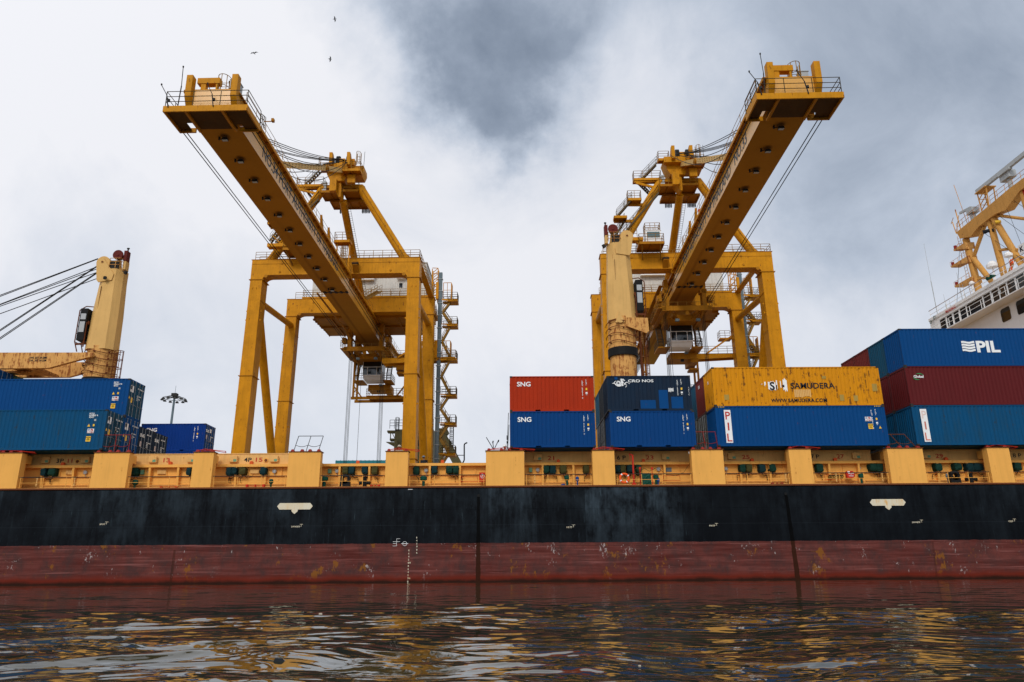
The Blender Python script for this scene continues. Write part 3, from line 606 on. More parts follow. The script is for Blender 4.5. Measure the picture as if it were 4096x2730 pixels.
# steps / small platforms on the walkway, pipe run
mb = MB(); mb.tube((-58, 1.75, 6.55), (56, 1.75, 6.55), .035, 6); mb.tube((-58, 1.75, 6.68), (56, 1.75, 6.68), .02, 6); fit(mb, 'deck_pipe', 'peach_old')
for p in (1600+1408*.3827, 2400+1940*.3827, 3200+375*.3826, 3200+857*.3826, 385*.3827+5, 790*.3827):
    x = X2(p, .22, 1900); mb = MB(); mb.tube((x, .22, 6.5), (x, .22, 7.1), .035, 6); mb.box(x-.06, x+.06, .2, .3, 6.62, 6.68); mb.box(x-.05, x+.05, .18, .3, 7.0, 7.14); fit(mb, 'light_stanchion', 'peach_old')
# red davit with covered raft
x = X2(2400+350*.3827, .8, 1900); mb = MB(); mb.bar((x, .8, DK), (x, .8, 8.55), .11); mb.bar((x+.04, .8, 8.5), (x-.25, .8, 8.62), .08); mb.tube((x-.2, .8, 8.55), (x-.16, .8, 8.1), .02, 5); mb.box(x-.14, x+.14, .7, .9, DK, DK+.25); fit(mb, 'davit', 'redfit')
a, b_ = X2(2400+428*.3827, .5, 1910), X2(2400+535*.3827, .5, 1910)
mb = MB(); mb.path([(a-.06, .4, DK+.02), (a-.06, .4, 7.5)], .03, 5); mb.path([(b_+.06, .4, 7.5), (b_+.06, .4, DK+.02), (a-.06, .4, DK+.02)], .03, 5); mb.box(a-.12, a, .35, .45, 7.45, 7.62); mb.box(b_, b_+.14, .35, .45, 7.45, 7.6); fit(mb, 'gangway_frame', 'redfit')
mb = MB(); r = random.Random(5); NX, NZ = 9, 9; vs = [(a+(b_-a)*i/(NX-1), .48+.06*r.random(), DK+.08+(7.12-DK)*j/(NZ-1)+.02*r.random()) for j in range(NZ) for i in range(NX)]
vs += [(x_, y_+.5, z_) for x_, y_, z_ in vs]; fs = [(j*NX+i, j*NX+i+1, (j+1)*NX+i+1, (j+1)*NX+i) for j in range(NZ-1) for i in range(NX-1)]; fs += [tuple(k+NX*NZ for k in f[::-1]) for f in fs]
for i in range(NX-1): fs += [(i, i+NX*NZ, i+1+NX*NZ, i+1), ((NZ-1)*NX+i, (NZ-1)*NX+i+1, NZ*NX+(NZ-1)*NX+i+1, NZ*NX+(NZ-1)*NX+i)]
for j in range(NZ-1): fs += [(j*NX, (j+1)*NX, (j+1)*NX+NX*NZ, j*NX+NX*NZ), (j*NX+NX-1, j*NX+NX-1+NX*NZ, (j+1)*NX+NX-1+NX*NZ, (j+1)*NX+NX-1)]
mb.add(vs, fs); fit(mb, 'covered_gangway_gear', 'greenpaint')
mb = MB()
for k in range(7): mb.path([(a-.28+.16*math.cos(t)+.02*k, .55+.03*k, 7.34+(.2+.02*k)*math.sin(t)) for t in np.linspace(0, 6.28, 12)], .014, 4)
P0 = Vector((b_+.6, .6, 7.5)); mb.path([(a-.2, .6, 7.3), (a+.3, .6, 7.55), (b_-.1, .55, 7.35), (b_+.5, .6, 7.62), (b_+1.2, 1.2, 7.2), (b_+1.9, 1.2, 7.1), (b_+2.5, 1.2, 7.35), (b_+3.1, 1.5, 8.1)], .014, 4)
fit(mb, 'rope', 'olive')

# bay numbers
for s_, px, wd, mat in [('3P', 595*.3827, 77, 'letblack'), ('11', 715*.3827, 46, 'letred'), ('13', 1712*.3827, 66, 'letred'), ('4P', 800+462*.3827, 80, 'letblack'), ('15', 800+585*.3827, 70, 'letred'), ('21', 1600+1542*.3827, 70, 'letred'),
                    ('6 P', 2400+178*.3827, 92, 'letblack'), ('23', 2400+478*.3827, 82, 'letred'), ('25', 2400+1483*.3827, 82, 'letred'), ('7 P', 2400+2205*.3827, 88, 'letblack'), ('27', 3200+385*.3826, 78, 'letred'), ('29', 3200+1420*.3826, 80, 'letred'), ('8 P', 3200+2230*.3826, 90, 'letblack')]:
    x = X2(px, 2.0, 1830); text(s_, .42, (x, 2.01, 8.38), mat, ship, 'bay_number', width=wd*.3827/55.2, bold=.012)
# round hole in hatch side
for p in (815*.3827, 800+690*.3827):
    x = X2(p, 2.0, 1835); mb = MB(); mb.tube((x, 2.015, 8.48), (x, 1.97, 8.48), .17, 16); fit(mb, 'porthole_rim', 'peach'); 
    mb = MB(); mb.tube((x+.01, 1.97, 8.46), (x+.01, 1.955, 8.46), .11, 16); fit(mb, 'porthole', 'rust')

# marks on the hull side
def tugmark(x0, x1, z1, zm, zb, lab):
    xm = (x0+x1)/2; zc = (z1+zm)/2; w = .21
    mb = MB(); mb.prism([(x0, zc), (x0+.17, z1), (x1-.17, z1), (x1, zc), (x1-.17, zm), (xm+w, zm), (xm+w, zm-.12), (xm, zb), (xm-w, zm-.12), (xm-w, zm), (x0+.17, zm)], 'y', -.012, .002)
    fit(mb, 'tug_push_mark', 'markwhite')
tugmark(-15.70, -13.27, 5.25, 4.82, 4.52, ''); tugmark(25.12, 27.60, 5.27, 4.83, 4.54, '')
def htext(s_, px, py, size, **k):
    p = at(px, py, 0); text(s_, size, (p.x, -.002, p.z), 'markwhite', ship, 'hull_lettering', **k)
for s_, px, py, w in [('2WWBTP', 800+953*.3827, 1750+942*.3827, 90), ('HLTP', 1600+1742*.3827, 1750+948*.3827, 56), ('FWTP', 2400+1143*.3827, 1750+932*.3827, 60), ('3WWBTP', 3200+1172*.3826, 1750+897*.3826, 84), ('VOID.P', 3200+2178*.3826, 1750+886*.3826, 50), ('3FOT', 398, 2101, 58)]:
    htext(s_, px, py, .145, width=w*.3827/56, bold=.01)
    p = at(px+w*.3827+5, py-5, 0); mb = MB(); mb.box(p.x-.09, p.x+.13, -.004, .002, p.z+.11, p.z+.13); mb.box(p.x+.01, p.x+.03, -.004, .002, p.z-.04, p.z+.11); fit(mb, 'hull_lettering', 'markwhite')
for k, ch in enumerate(["6", "4", "2", "9'", "8", "6"]): htext(ch, 800+2260*.3827, 1750+(1056+k*32)*.3827, .15, bold=.02)
for k, ch in enumerate(["8", "6", "4", "2", "8M", "8", "6", "4", "2", "7M", "8", "6", "4"]): htext(ch, 800+(2178-1.2*k)*.3827, 1750+(1190+k*32.6)*.3827, .15, bold=.02)
p = at(800+2140*.3827, 1750+1112*.3827, 0); mb = MB(); mb.path([(p.x+.14*math.cos(t), -.004, p.z+.14*math.sin(t)) for t in np.linspace(0, 6.28, 19)], .012, 4); mb.box(p.x-.23, p.x+.23, -.006, .002, p.z-.012, p.z+.018)
p = at(800+2055*.3827, 1750+1105*.3827, 0); x, z = p.x, p.z
for (xa, xb, zz) in ((-.26, .22, .08), (0, .22, .27), (-.26, 0, -.04), (-.26, 0, -.2)): mb.box(x+xa, x+xb, -.006, .002, z+zz, z+zz+.018)
mb.box(x-.008, x+.012, -.008, .002, z-.2, z+.28); fit(mb, 'load_line_mark', 'letwhite')
for px in (1644, ): p = at(px-3, 1959, 0); mb = MB(); mb.box(p.x-.15, p.x+.15, -.006, .002, p.z-.01, p.z+.02); fit(mb, 'deck_line_mark', 'letwhite')
for x in (-1.9, 19.36): mb = MB(); mb.tube((x, .0, 5.68), (x, -.03, 5.68), .10, 14); mb.build('scupper', 'black', ship)

# lifebuoy hung on the rail
lb = thing('lifebuoy', 'orange lifebuoy with white bands hung on the ship rail beside the red davit', 'lifebuoy', (X2(2400+256*.3827, .08, 1918), .08, 6.82))
def torus(mb, Rr, r, a0, a1, n=24, k=10):
    vs = []; full = abs(a1-a0) > 6.2
    for i in range(n+(0 if full else 1)):
        t = a0+(a1-a0)*i/n
        for j in range(k): s = 2*math.pi*j/k; vs.append(((Rr+r*math.cos(s))*math.cos(t), r*.8*math.sin(s), (Rr+r*math.cos(s))*math.sin(t)))
    N = n if full else n+1
    fs = [((i % N)*k+j, (i % N)*k+(j+1) % k, ((i+1) % N)*k+(j+1) % k, ((i+1) % N)*k+j) for i in range(n) for j in range(k)]
    return mb.add(vs, fs)
o = torus(MB(), .30, .075, 0, 2*math.pi, 30).build('ring', 'lifering', lb, smooth=True)
for t in (.6, 2.2, 3.7, 5.3): torus(MB(), .30, .080, t-.11, t+.11, 3).build('reflective_band', 'letwhite', lb, smooth=True)
mb = MB(); mb.path([(0, -.05, .24), (0, -.05, .0), (-.12, -.05, -.1), (-.24, -.03, -.1)], .012, 4); mb.path([(0, -.05, .0), (.16, -.05, -.14), (.24, -.03, -.12)], .012, 4); mb.build('cord', 'rust', lb)

# flotsam
for px, py, sz, lab in ((1118, 2643, .045, 'small dark plastic scrap floating low in the nearest water, left of centre'), (2560, 2668, .014, 'tiny pale scrap floating near the bottom centre of the water'), (1283, 2457, .035, 'pale triangular scrap floating in the calmer water below the hull, left of centre')):
    d_ = at(px, py, 0)-CAM; p = CAM+d_*(-CAM.z/d_.z); mb = MB(); r = random.Random(px); mb.taper((-sz*1.6, sz*1.6, -sz*.6, sz*.5, -.03), (-sz*.9, sz*.5, -sz*.3, sz*.2, .012+sz*.2))
    o = mb.build('floating_scrap', 'darkcloth' if 'dark' in lab else 'tancloth'); o.location = p; tag(o, lab, 'flotsam')
# ------------------------------------------------------------------ containers
CW = 2.438
_cache = {}
def corr(mb, p0, p1, z0, z1, nrm, pitch=.278, dep=.036, off=.022):
    """corrugated sheet from p0 to p1 (xy), outward normal nrm"""
    p0 = Vector((*p0, 0)); p1 = Vector((*p1, 0)); Ld = (p1-p0).length; d = (p1-p0).normalized(); n = Vector((*nrm, 0))
    k = max(1, int(Ld/pitch)); pt = Ld/k; pts = []
    for i in range(k):
        b = i*pt
        pts += [(b, off), (b+pt*.25, off), (b+pt*.5, off+dep), (b+pt*.75, off+dep)]
    pts.append((Ld, off))
    vs = []
    for t, dd in pts:
        q = p0+d*t-n*dd; vs += [(q.x, q.y, z0), (q.x, q.y, z1)]
    mb.add(vs, [(2*i, 2*i+2, 2*i+3, 2*i+1) for i in range(len(pts)-1)])
def body_mesh(L, H, pockets, door):
    key = ('body', L, H, pockets, door)
    if key in _cache: return _cache[key]
    mb = MB(); b = .15; t = .075; pw = .13
    for x in (0, L-pw):
        for y in (0, CW-pw): mb.box(x+.002, x+pw-.002, y+.002, y+pw-.002, .1, H-.1)
    for y0, y1 in ((0.004, .09), (CW-.09, CW-.004)):
        if pockets:
            c = L/2; xs = [pw, c-1.2, c-.84, c+.84, c+1.2, L-pw]
            for a_, b_ in ((xs[0], xs[1]), (xs[2], xs[3]), (xs[4], xs[5])): mb.box(a_, b_, y0, y1, .015, b)
            for a_, b_ in ((xs[1], xs[2]), (xs[3], xs[4])): mb.box(a_, b_, y0, y1, b-.03, b)
        else: mb.box(pw, L-pw, y0, y1, .02, b)
        mb.box(pw, L-pw, y0, y1, H-t, H-.005)
    corr(mb, (pw, 0), (L-pw, 0), b, H-t, (0, -1)); corr(mb, (pw, CW), (L-pw, CW), b, H-t, (0, 1))
    for xe, nx, isd in ((0, -1, door == '-'), (L, 1, door == '+')):
        x0, x1 = (xe+.004, xe+.09) if nx < 0 else (xe-.09, xe-.004)
        mb.box(x0, x1, pw, CW-pw, .02, b); mb.box(x0, x1, pw, CW-pw, H-.11, H-.005)
        if not isd: corr(mb, (xe, pw), (xe, CW-pw), b, H-.11, (nx, 0), .26, .045)
    mb.box(.06, L-.06, .25, CW-.25, .004, .13)
    mb.box(.05, L-.05, .05, CW-.05, H-.05, H-.02)
    me = mb.mesh('container_body', None); _cache[key] = me; return me
def casting_mesh():
    if 'cast' not in _cache:
        mb = MB(); mb.box(-.004, .174, -.004, .158, 0, .118)
        _cache['cast'] = mb.mesh('corner_casting', 'darksteel')
    return _cache['cast']
def cmat(name, col, **k):
    if name not in M: M[name] = paint(name, col, **k)
    return name
cmat('cont_red', (.36, .028, .006), rough=.6, mott=.22, streak=.22, rust=.12, dark=(.22, .02, .008))
cmat('cont_blue', (.0015, .042, .16), rough=.6, mott=.18, streak=.18, rust=.03, dark=(.003, .03, .12))
cmat('cont_pil', (.0012, .050, .175), rough=.6, mott=.16, streak=.18, rust=.06, dark=(.002, .035, .12))
cmat('cont_pil_old', (.0015, .062, .155), rough=.6, mott=.3, streak=.5, rust=.30, dark=(.012, .045, .07), rustcol=(.03, .03, .02))
cmat('cont_navy', (.008, .020, .040), rough=.6, mott=.4, streak=.35, rust=.1, dark=(.012, .014, .022), rustcol=(.06, .03, .015))
cmat('cont_orange', (.60, .235, .005), rough=.6, mott=.25, streak=.38, rust=.58, dark=(.45, .17, .01), rustcol=(.09, .03, .01))
cmat('patchtan', (.38, .25, .06), rough=.7, mott=.3, streak=.3, rust=.3)
cmat('cont_maroon', (.10, .011, .012), rough=.5, mott=.2, streak=.2, rust=.05, dark=(.06, .009, .009))
cmat('cont_maroon2', (.14, .022, .018), rough=.55, mott=.3, streak=.3, rust=.2, dark=(.06, .012, .01))
cmat('cont_teal', (.006, .06, .11), rough=.5, mott=.3, streak=.3, rust=.2, dark=(.01, .03, .05))
cmat('cont_grey', (.16, .16, .14), rough=.6, mott=.5, streak=.6, rust=.5, dark=(.05, .05, .045))
cmat('cont_black', (.02, .025, .03), rough=.55, mott=.4, streak=.3, rust=.3)
cmat('cont_seafoam', (.05, .13, .10), rough=.55, mott=.3, streak=.3, rust=.2)
cmat('cont_sng', (.002, .030, .19), rough=.5, mott=.15, streak=.15, rust=.04)
def door_mesh(H, w):
    key = ('door', H, w)
    if key in _cache: return _cache[key]
    mb = MB(); z0, z1 = .16, H-.12; k = 5; hh = (z1-z0)/k
    mb.box(-.05, -.03, 0, w, z0, z1)
    for i in range(k):
        a = z0+i*hh; mb.box(-.03, -.006, 0, .07, a, a+hh-.06); mb.box(-.03, -.006, w-.07, w, a, a+hh-.06); mb.box(-.03, -.006, 0, w, a+hh-.06, a+hh); mb.box(-.03, -.010, .09, w-.09, a+.10, a+hh-.16)
    me = mb.mesh('door', None); _cache[key] = me; return me
def bar_mesh(H):
    key = ('lockbar', H)
    if key in _cache: return _cache[key]
    mb = MB(); mb.tube((.03, 0, .1), (.03, 0, H-.07), .016, 6)
    for z in (.14, .7, H*.5, H-.75, H-.12): mb.box(0, .045, -.035, .035, z-.02, z+.02)
    mb.tube((.05, 0, 1.05), (.05, .38, 1.0), .015, 5)
    me = mb.mesh('locking_bar', 'barsteel'); _cache[key] = me; return me
def link(name, me, parent, loc=(0, 0, 0), mat=None, rz=0, sx=1):
    o = bpy.data.objects.new(name, me); COL.objects.link(o); o.parent = parent; o.location = loc
    if rz: o.rotation_euler = (0, 0, rz)
    if mat:
        if not me.materials: me.materials.append(None)
        o.material_slots[0].link = 'OBJECT'; o.material_slots[0].material = M[mat]
    return o
def container(x, row, z, L, H, mat, label, door=None, dmat=None, rough_y=0.0, y=None, grp=None):
    Y = .10+row*2.5 if y is None else y
    t = thing('shipping_container', label, 'shipping container', (x, Y, z), group=grp)
    link('body', body_mesh(L, H, L < 7, door), t, mat=mat)
    cm = casting_mesh()
    for xx in (0, L-.17):
        for yy in (0, CW-.154):
            for zz in (0, H-.118): link('corner_casting', cm, t, (xx, yy, zz))
    if door:
        w = (CW-.26)/2-.01
        for s in (0, 1):
            me = door_mesh(H, w); yy = .13+s*(w+.02)
            if door == '+': dr = link('door', me, t, (L, yy, 0), mat=dmat or mat)
            else: dr = link('door', me, t, (0, yy+w, 0), mat=dmat or mat, rz=math.pi)
            for f in (.28, .72): link('locking_bar', bar_mesh(H), dr, (0, w*f, 0))
    return t
def face_text(t, s, size, u, z, mat='letwhite', **k): return text(s, size, (u, .018, z), mat, t, **k)
def end_text(t, s, size, L, u, z, mat='letwhite', **k):   # on the +x end, u = distance from the front edge
    return text(s, size, (L-.004, u, z), mat, t, ux=(0, 1, 0), uy=(0, 0, 1), **k)
def lend_text(t, s, size, u, z, mat='letwhite', **k):     # on the -x end, u = distance from the front edge; reads towards the front
    return text(s, size, (.010, u, z), mat, t, ux=(0, -1, 0), uy=(0, 0, 1), **k)
def plate(t, x0, x1, z0, z1, mat, name='decal', y=.022): mb = MB(); mb.box(x0, x1, y-.008, y, z0, z1); return mb.build(name, mat, t)
def vert(s): return '\n'.join(s)
def idcol(t, xa, xb, H, code, typ, orange=True, mat='letwhite'):
    mb = MB(); mb.add(*text_mb(vert(code), .135, (xa, .018, H-.42), bold=.012, line=.78)); mb.add(*text_mb(vert(typ), .14, (xb, .018, H-.36), bold=.012, line=.82)); mb.build('lettering', mat, t)
    if orange:
        p = plate(t, xb-.01, xb+.11, H-1.06, H-.9, 'stickyellow'); plate(t, xb-.02, xb+.12, H-1.32, H-1.20, mat, 'decal', .021)
        mb = MB(); mb.box(xb+.02, xb+.08, .008, .012, H-1.27, H-1.24); mb.box(xb, xb+.09, .014, .02, H-1.41, H-1.38); mb.build('decal', mat, t)
ZB = 9.0; S = 2.591; HC = 2.896; L2 = 6.058; L4 = 12.192
SM = .0
# bay 21 stack
c = container(.30, 0, ZB+S, L2, S, 'cont_red', 'bright red twenty foot container on top of a blue one, left of the navy one', dmat=None)
face_text(c, 'SNG', .47, .52, S-.75, width=.98, bold=.022); idcol(c, 5.20, 5.48, S, 'SNRU 200039 8', '22G1')
c = container(.30, 0, ZB, L2, S, 'cont_blue', 'blue twenty foot container directly under the bright red one')
face_text(c, 'SNG', .47, .54, S-.75, width=.98, bold=.022); idcol(c, 5.23, 5.52, S, 'SNRU 610163 2', '22G1')
# bay 23 stack
c = container(7.33, 0, ZB+S, L2, S, 'cont_navy', 'dark navy container with a white seahorse logo and brighter blue patches')
face_text(c, 'CRO NOS', .28, 1.54, S-.48, width=1.84, bold=.018)
plate(c, 2.35, 3.45, .16, .78, 'cont_pil', 'repaint_patch', .02); plate(c, 3.70, 4.36, .16, 1.52, 'cont_pil', 'repaint_patch', .02); plate(c, 4.58, 5.42, .16, 1.02, 'cont_pil', 'repaint_patch', .02); plate(c, .56, .78, S-.28, S-.1, 'cont_pil', 'repaint_patch', .02)
idcol(c, 5.05, 5.33, S, 'CXDU 205222 3', '22G1')
mb = MB(); r = random.Random(3)
for k in range(9): xx = 4.42+k*.042; mb.box(xx, xx+.030, .012, .018, 1.36+r.random()*.08, 1.62+r.random()*.07)
mb.build('torn_sticker', 'letwhite', c)
mb = MB(); r = random.Random(9)
for k in range(5): mb.path([(5.86+.07*r.random(), -.008, 1.1+.13*k+.12*r.random()) for _ in range(4)], .010, 4)
mb.build('graffiti', 'letwhite', c)
# seahorse emblem: curled fish tail, horse neck and head, two fore legs
def strip(mb, pts, y0=.008, y1=.016):      # pts: (x, z, half width)
    n = len(pts); vs = []
    for i, (x, z, w) in enumerate(pts):
        a = pts[max(0, i-1)]; b = pts[min(n-1, i+1)]; d = Vector((b[0]-a[0], b[1]-a[1]));
        if d.length < 1e-6: d = Vector((1, 0))
        d.normalize(); nx, nz = -d.y*w, d.x*w
        for y in (y0, y1): vs += [(x+nx, y, z+nz), (x-nx, y, z-nz)]
    fs = []
    for i in range(n-1):
        a = 4*i; b = a+4; fs += [(a, a+1, b+1, b), (a+2, b+2, b+3, a+3), (a, b, b+2, a+2), (a+1, a+3, b+3, b+1)]
    fs += [(0, 2, 3, 1), (4*n-4, 4*n-3, 4*n-1, 4*n-2)]
    mb.add(vs, fs)
def emb(u, v): return (u-600)/627., 2.591-(v-65)/609.   # crop pixels to metres on this face
mb = MB(); E_ = lambda L: strip(mb, [(*emb(u, v), w/627.) for u, v, w in L])
E_([(1140, 405, 6), (1165, 380, 10), (1160, 350, 15), (1120, 335, 20), (1070, 350, 22), (1040, 390, 22), (1060, 440, 22), (1110, 462, 22), (1180, 450, 26), (1215, 400, 26), (1190, 340, 22), (1140, 305, 12), (1080, 300, 8), (1020, 325, 6)])
E_([(1250, 480, 45), (1180, 510, 42), (1100, 520, 34), (1020, 480, 26), (960, 420, 20), (900, 400, 22), (835, 418, 3)]); E_([(930, 400, 20), (960, 340, 18), (1005, 295, 3)])
E_([(1240, 500, 40), (1300, 480, 62), (1320, 410, 62), (1290, 340, 50), (1270, 290, 40), (1290, 240, 34), (1330, 225, 30), (1370, 260, 26), (1425, 298, 12)]); E_([(1330, 230, 22), (1355, 195, 6)]); E_([(1250, 270, 25), (1215, 265, 10), (1240, 215, 14), (1300, 205, 8)])
E_([(1330, 440, 50), (1400, 430, 26), (1450, 390, 22), (1500, 355, 12), (1580, 390, 10), (1630, 435, 9)]); E_([(1400, 470, 14), (1490, 475, 10), (1475, 550, 9), (1435, 585, 12)])
mb.build('emblem', 'letwhite', c)
c = container(7.42, 0, ZB, L2, S, 'cont_blue', 'blue twenty foot container under the dark navy one with the seahorse logo'); face_text(c, 'SNG', .47, .50, S-.75, width=.98, bold=.022); idcol(c, 5.20, 5.48, S, 'SNRU 610177 1', '22G1')
container(7.33, 1, ZB+S, L2, S, 'cont_black', 'dark grey container just behind the navy seahorse one, upper tier')
container(7.33, 2, ZB+S, L2, S, 'cont_teal', 'slate blue container two rows behind the navy seahorse one, upper tier')
container(7.38, 1, ZB, L2, S, 'cont_black', 'black container in the gap behind the lower blue one, lower tier', door='-')
container(7.38, 2, ZB, L2, S, 'cont_navy', 'dark container two rows behind the lower blue one, lower tier', door='-')
# bay 25-27 stack
c = container(15.0, 0, ZB+HC, L4, HC, 'cont_orange', 'rusty orange forty foot container with black lettering and torn white stickers')
face_text(c, 'SAMUDERA', .60, 5.64, 1.28, 'letblack', width=3.2, bold=.015); face_text(c, 'WWW.SAMUDERA.COM', .37, 4.1, .28, 'letblack', width=4.05, bold=.015)
mb = MB(); r = random.Random(8)
for (xa, xb, za, zb) in ((3.05, 3.16, 1.6, 1.75), (3.26, 3.36, 1.45, 1.82), (3.5, 3.98, 1.15, 1.86), (4.02, 4.10, 1.2, 2.0), (4.28, 4.34, 1.3, 1.95), (4.46, 4.56, 1.1, 2.05), (4.56, 4.72, 1.05, 2.06)):
    xa, xb = 3.5+(xa-3.05)*1.13, 3.5+(xb-3.05)*1.13; k = max(1, int((xb-xa)/.055))
    for i in range(k): x = xa+(xb-xa)*i/k; mb.box(x, x+(xb-xa)/k*.96, .014, .020, za+.12*r.random(), zb-.16*r.random())
mb.build('torn_sticker', 'letwhite', c)
mb = MB(); mb.add(*text_mb('S', .80, (4.12, .010, 1.2), bold=.03)); mb.box(4.58, 4.65, .006, .012, 1.25, 1.55); mb.box(5.02, 5.18, .006, .012, 1.38, 1.55); mb.build('lettering', 'letblack', c)
mb = MB(); r = random.Random(4)
for i in range(10): x = 5.85+i*.122; mb.box(x, x+.10, .014, .020, .62+.1*r.random(), 1.20)
mb.build('pale_patch', 'peach_old', c)
for xa, za, w_, h_ in ((.75, .45, .34, .4), (9.1, .35, .30, .46), (10.1, .33, .3, .42), (8.0, 2.0, .28, .2), (11.55, 1.05, .36, .55)): plate(c, xa, xa+w_, za, za+h_, 'patchtan', 'paint_patch')
mb = MB(); mb.add(*text_mb(vert('SAMU 800422 6'), .13, (11.1, .018, 2.35), line=.8)); mb.add(*text_mb(vert('45G1'), .15, (11.42, .018, 2.5), line=.85)); mb.build('lettering', 'letblack', c)
lend_text(c, 'H', .35, 1.4, 1.9); mb = MB(); [mb.box(x, x+.05, -.001, .004, HC-.09, HC-.02) for x in (.25, .37, .49, .61)]; mb.build('hazard_stripe', 'stickyellow', c)
c = container(15.0, 0, ZB, L4, HC, 'cont_pil', 'blue forty foot container with tall white lettered panel under the orange one')
def pilpanel(c, x, faded=False, lean=.0):
    plate(c, x, x+.47, .26, 2.62, 'white', 'name_panel', .020)
    for i, ch in enumerate('PIL'):
        m_ = 'letred' if not faded else ('fadedred' if i else 'fadedred2')
        face = text_mb(ch, .80, (x+.08 if ch != 'I' else x+.18, .008, 1.94-i*.79), bold=.012, width=(.34 if ch != 'I' else .11)); b2 = MB(); b2.add(*face); b2.build('lettering', m_, c)
cmat('fadedred', (.62, .22, .17), rough=.6, mott=.3, streak=.4); cmat('fadedred2', (.74, .58, .52), rough=.6, mott=.3, streak=.4)
pilpanel(c, .62); idcol(c, 11.18, 11.47, HC, 'PIDU 408711 0', '45G1')
def pil_stickers(c, x, z):
    plate(c, x, x+.46, z, z+.31, 'white', 'sticker'); b2 = MB(); b2.add(*text_mb('PIL', .17, (x+.20, .008, z+.165), bold=.03, shear=.25)); b2.add(*text_mb('太平船务', .11, (x+.02, .008, z+.03))); b2.build('lettering', 'letred', c)
    b2 = MB(); [b2.box(x+.03, x+.17, .008, .012, z+.175+.04*k, z+.198+.04*k) for k in range(3)]; b2.build('sticker', 'cont_pil', c)
def caution(c, x, z): plate(c, x, x+.33, z, z+.37, 'stickyellow', 'caution_sticker'); b2 = MB(); b2.add(*text_mb("CAUTION\n9'-6\"\nHIGH", .085, (x+.165, .008, z+.26), align='CENTER', bold=.01)); b2.build('lettering', 'letblack', c)
def tri(c, x, z, w=.26): b2 = MB(); b2.prism([(x, z), (x+w, z), (x+w/2, z+w)], 'y', .010, .020); b2.build('warning_sticker', 'stickyellow', c)
pil_stickers(c, 10.70, 1.76); caution(c, 10.86, 1.20); tri(c, 11.6, 1.22, .19)
mb = MB(); [mb.box(x, x+.05, -.001, .004, HC-.09, HC-.02) for x in (.25, .37, .49, .61, 11.5, 11.62, 11.74, 11.86)]; mb.build('hazard_stripe', 'stickyellow', c)
c = container(15.0, 1, ZB+HC, L4, HC, 'cont_maroon2', 'maroon container end with white EX marks, second row behind the rusty orange one'); lend_text(c, 'EX', .35, 1.6, 2.2)
container(15.0, 2, ZB+HC, L4, HC, 'cont_teal', 'teal blue container, third row behind the rusty orange one')
c = container(15.0, 1, ZB, L4, HC, 'cont_grey', 'dirty grey container doors in the second row of the lower tier', door='-'); container(15.0, 2, ZB, L4, HC, 'cont_grey', 'grimy grey container, third row of the lower tier behind the guard frame', door='-')
# stern stack
XR = 29.15
c = container(XR, 0, ZB+2*HC, L4, HC, 'cont_pil', 'topmost blue forty foot container with big white wave logo, right edge')
face_text(c, 'PIL', 1.18, 5.58, 1.08, width=1.72, bold=.035)
mb = MB()
for k in range(4):
    P_ = [(4.5+i*.088, 1.12+k*.205+.035*math.sin(i*.65+.6)) for i in range(12)]
    mb.add([(x, y_, z+dz) for x, z in P_ for y_ in (.008, .018) for dz in (0, .15)], [f for i in range(11) for f in ((4*i, 4*i+1, 4*i+5, 4*i+4), (4*i+2, 4*i+6, 4*i+7, 4*i+3), (4*i+1, 4*i+3, 4*i+7, 4*i+5), (4*i, 4*i+4, 4*i+6, 4*i+2))]+[(0, 2, 3, 1), (44, 45, 47, 46)])
mb.build('emblem', 'letwhite', c)
c = container(XR, 0, ZB+HC, L4, HC, 'cont_maroon', 'maroon forty foot container with small white and green logo, right edge')
face_text(c, 'Global', .27, .55, 2.04, width=.72, bold=.02); mb = MB()
strip(mb, [(.95+.36*math.cos(t), 2.15+.2*math.sin(t), .006+.022*math.sin((t-.5)/1.75*3.14)) for t in np.linspace(.5, 2.25, 9)]); strip(mb, [(.85+.36*math.cos(t), 2.1+.2*math.sin(t), .006+.022*math.sin((t-3.4)/1.6*3.14)) for t in np.linspace(3.4, 5.0, 9)]); mb.build('emblem', 'stickgreen', c)
c = container(XR, 0, ZB, L4, HC, 'cont_pil_old', 'stained blue forty foot container with a faded lettered panel, lowest tier at the right edge'); pilpanel(c, .57, True); plate(c, 8.6, 10.6, .16, .62, 'cont_pil', 'repaint_patch')
for k_, (mt, lb_) in enumerate([('cont_teal', 'teal blue container end, second row of the topmost tier'), ('cont_maroon2', 'maroon container end, third row of the topmost tier'), ('cont_maroon2', 'farthest maroon container end, fourth row of the topmost tier')]):
    container(XR, k_+1, ZB+2*HC, L4, HC, mt, lb_)
c = container(XR, 1, ZB+HC, L4, HC, 'cont_maroon', 'dark maroon container end with a small sticker, second row of the middle tier'); 
container(XR, 2, ZB+HC, L4, HC, 'cont_maroon2', 'dark maroon container, third row of the middle tier at the right')
container(XR, 1, ZB, L4, HC, 'cont_pil_old', 'shaded dark blue container end, second row of the lowest tier at the right')
container(XR, 2, ZB, L4, HC, 'cont_black', 'shaded black container, third row of the lowest tier at the right')
container(XR, 3, ZB+HC, L4, HC, 'cont_maroon2', 'hidden maroon container under the farthest one of the topmost tier')
container(XR, 3, ZB, L4, HC, 'cont_black', 'hidden black container at the foot of the farthest row of the stern stack')
